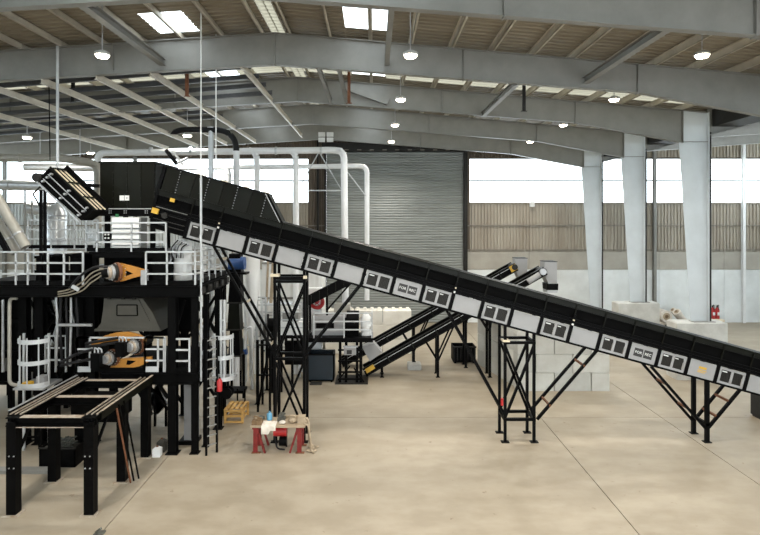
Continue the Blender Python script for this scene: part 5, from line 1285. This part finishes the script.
small('tool_box', 'open dark tool box at the pine crate end of the trestle bench', 'tool box', 0, 0, m, 'scrap_brown')
c = on(261, .3); m = MB().blob((c[0], c[1], zt2+.07), .12, 4, 8, .6); small('tool_bag', 'dark tool bag on the trestle bench beside the blue can', 'bag', 0, 0, m, 'scrap')
c = on(269.5, .3); m = MB(); m.tube([c, (c[0], c[1], zt2+.2), (c[0], c[1], zt2+.24)], [.09, .09, .03], 12); m.tube([(c[0], c[1], zt2+.24), (c[0], c[1], zt2+.28)], .03, 8); small('paint_can', 'small blue can standing on the trestle bench', 'can', 0, 0, m, 'cyan_plastic')
m = MB(); rnd = random.Random(5)                                  # rag hanging over the edge
gx, gy = 9, 5; vs_ = []
for i in range(gx):
    for j in range(gy):
        x = X(263+14*i/(gx-1), Yb); v = j/(gy-1)
        if v < .5: p = (x, Yb+.1-.72*v, zt2+.012+rnd.uniform(0, .03))
        else: p = (x, Yb-.27-rnd.uniform(0, .03), zt2-(v-.5)*(.5 if i < 5 else .28)+.0)
        vs_.append(p)
m._add(vs_, [(i*gy+j, (i+1)*gy+j, (i+1)*gy+j+1, i*gy+j+1) for i in range(gx-1) for j in range(gy-1)], True)
small('rag', 'white rag draped over the front edge of the trestle bench', 'rag', 0, 0, m, 'rag')
c = on(281.5, .26); m = MB(); m.box(c[0]-.12, c[0]+.12, c[1]-.12, c[1]+.12, zt2, zt2+.1); m.box(c[0]-.06, c[0]+.08, c[1]-.08, c[1]+.08, zt2+.1, zt2+.24); m.beam((c[0]-.08, c[1]-.1, zt2+.18), (c[0]+.14, c[1]-.12, zt2+.26), .05); small('bench_vice', 'dark bench vice in the middle of the trestle bench', 'vice', 0, 0, m, 'scrap')
c = on(282.5, -.06); m = MB(); m.blob((c[0], c[1], zt2+.05), .11, 6, 9, .5); small('crumpled_paper', 'crumpled pale paper sheet on the trestle bench', 'paper', 0, 0, m, 'rag')
c = on(293, .46); m = MB(); m.beam((c[0]-.3, c[1], zt2+.024), (c[0]+.35, c[1]+.02, zt2+.024), .1, .05); m.beam((c[0]-.22, c[1]-.01, zt2+.067), (c[0]+.35, c[1]+.02, zt2+.067), .06, .04); small('timber_offcuts', 'brown timber offcuts stacked along the rear edge of the trestle bench', 'timber', 0, 0, m, 'tan_wood')
c = on(292.5, 0); m = MB(); m.blob((c[0], c[1], zt2+.102), .13, 8, 9, .8); m.tube(rounded([(c[0]-.08, c[1], zt2+.13), (c[0]-.13, c[1]-.06, zt2+.26), (c[0]+.08, c[1]-.06, zt2+.28), (c[0]+.1, c[1], zt2+.1)], .08, 3), .025, 6); small('rope_bundle', 'bundle of pale rope and cloth on the trestle bench', 'rope', 0, 0, m, 'tan_wood')
c = on(301.8, .05); m = MB(); m.frustum((c[0]-.125, c[0]+.125, c[1]-.13, c[1]+.13, zt2), (c[0]-.11, c[0]+.11, c[1]-.11, c[1]+.11, zt2+.2)); m.box(c[0]-.12, c[0]+.12, c[1]-.12, c[1]+.12, zt2+.2, zt2+.225); small('cardboard_box', 'tan cardboard box at the long conveyor end of the trestle bench', 'box', 0, 0, m, 'tan_wood')
for k, px_ in enumerate((309.5, 312)):
    ys_ = Yb+(.3, -.17)[k]; m = MB(); p = [(X(303.5, ys_), ys_, zt2+.03), (X(307.8, ys_), ys_, zt2+.04), (X(309+k, ys_), ys_, .55), (X(310.5+k, ys_), ys_, .06), (X(314, ys_), ys_-.05, .04)]
    p = [(a, b, max(c_, .03)) for a, b, c_ in p]; m.tube(rounded(p, .1, 3), .05-.015*k, 8)
    small('hanging_strap', '%s pale strap hanging from the end of the trestle bench' % ('thick', 'thin')[k], 'strap', 0, 0, m, 'tan_wood', 'straps at the bench end')
m = MB(); rnd = random.Random(8)
for k in range(7): m.blob((X(308.5+1.4*k, 18.1), 18.0+rnd.uniform(-.2, .2), .035), .07, k, 7, .5)
small('strap_heap', 'small heap of pale scraps on the floor beside the trestle bench', 'scraps', 0, 0, m, 'tan_wood')
t = thing('compressor', 'red portable compressor on the floor under the trestle bench', 'compressor', (X(281, 18.2), 18.2, 0))
MB().tube([(X(274, 18.2), 18.2, .55), (X(287, 18.2), 18.2, .55)], .17, 14).build('tank', 'red_paint', t)
MB().tube([(X(280, 18.2), 18.12, .25), (X(287, 18.2), 18.12, .25)], .15, 12).build('motor', 'black_paint', t)
for px_ in (276, 286): MB().beam((X(px_, 18.2), 18.3, 0), (X(px_, 18.2), 18.3, .45), .05).build('leg', 'black_paint', t)
MB().tube(rounded([(X(275, 18.2), 18.1, .42), (X(278, 18.2), 18.0, .05), (X(286, 18.2), 17.98, .03)], .1, 4), .025, 6).build('hose', 'hose_black', t)

# drop the bookkeeping property
for o in bpy.data.objects:
    if '_o' in o: del o['_o']
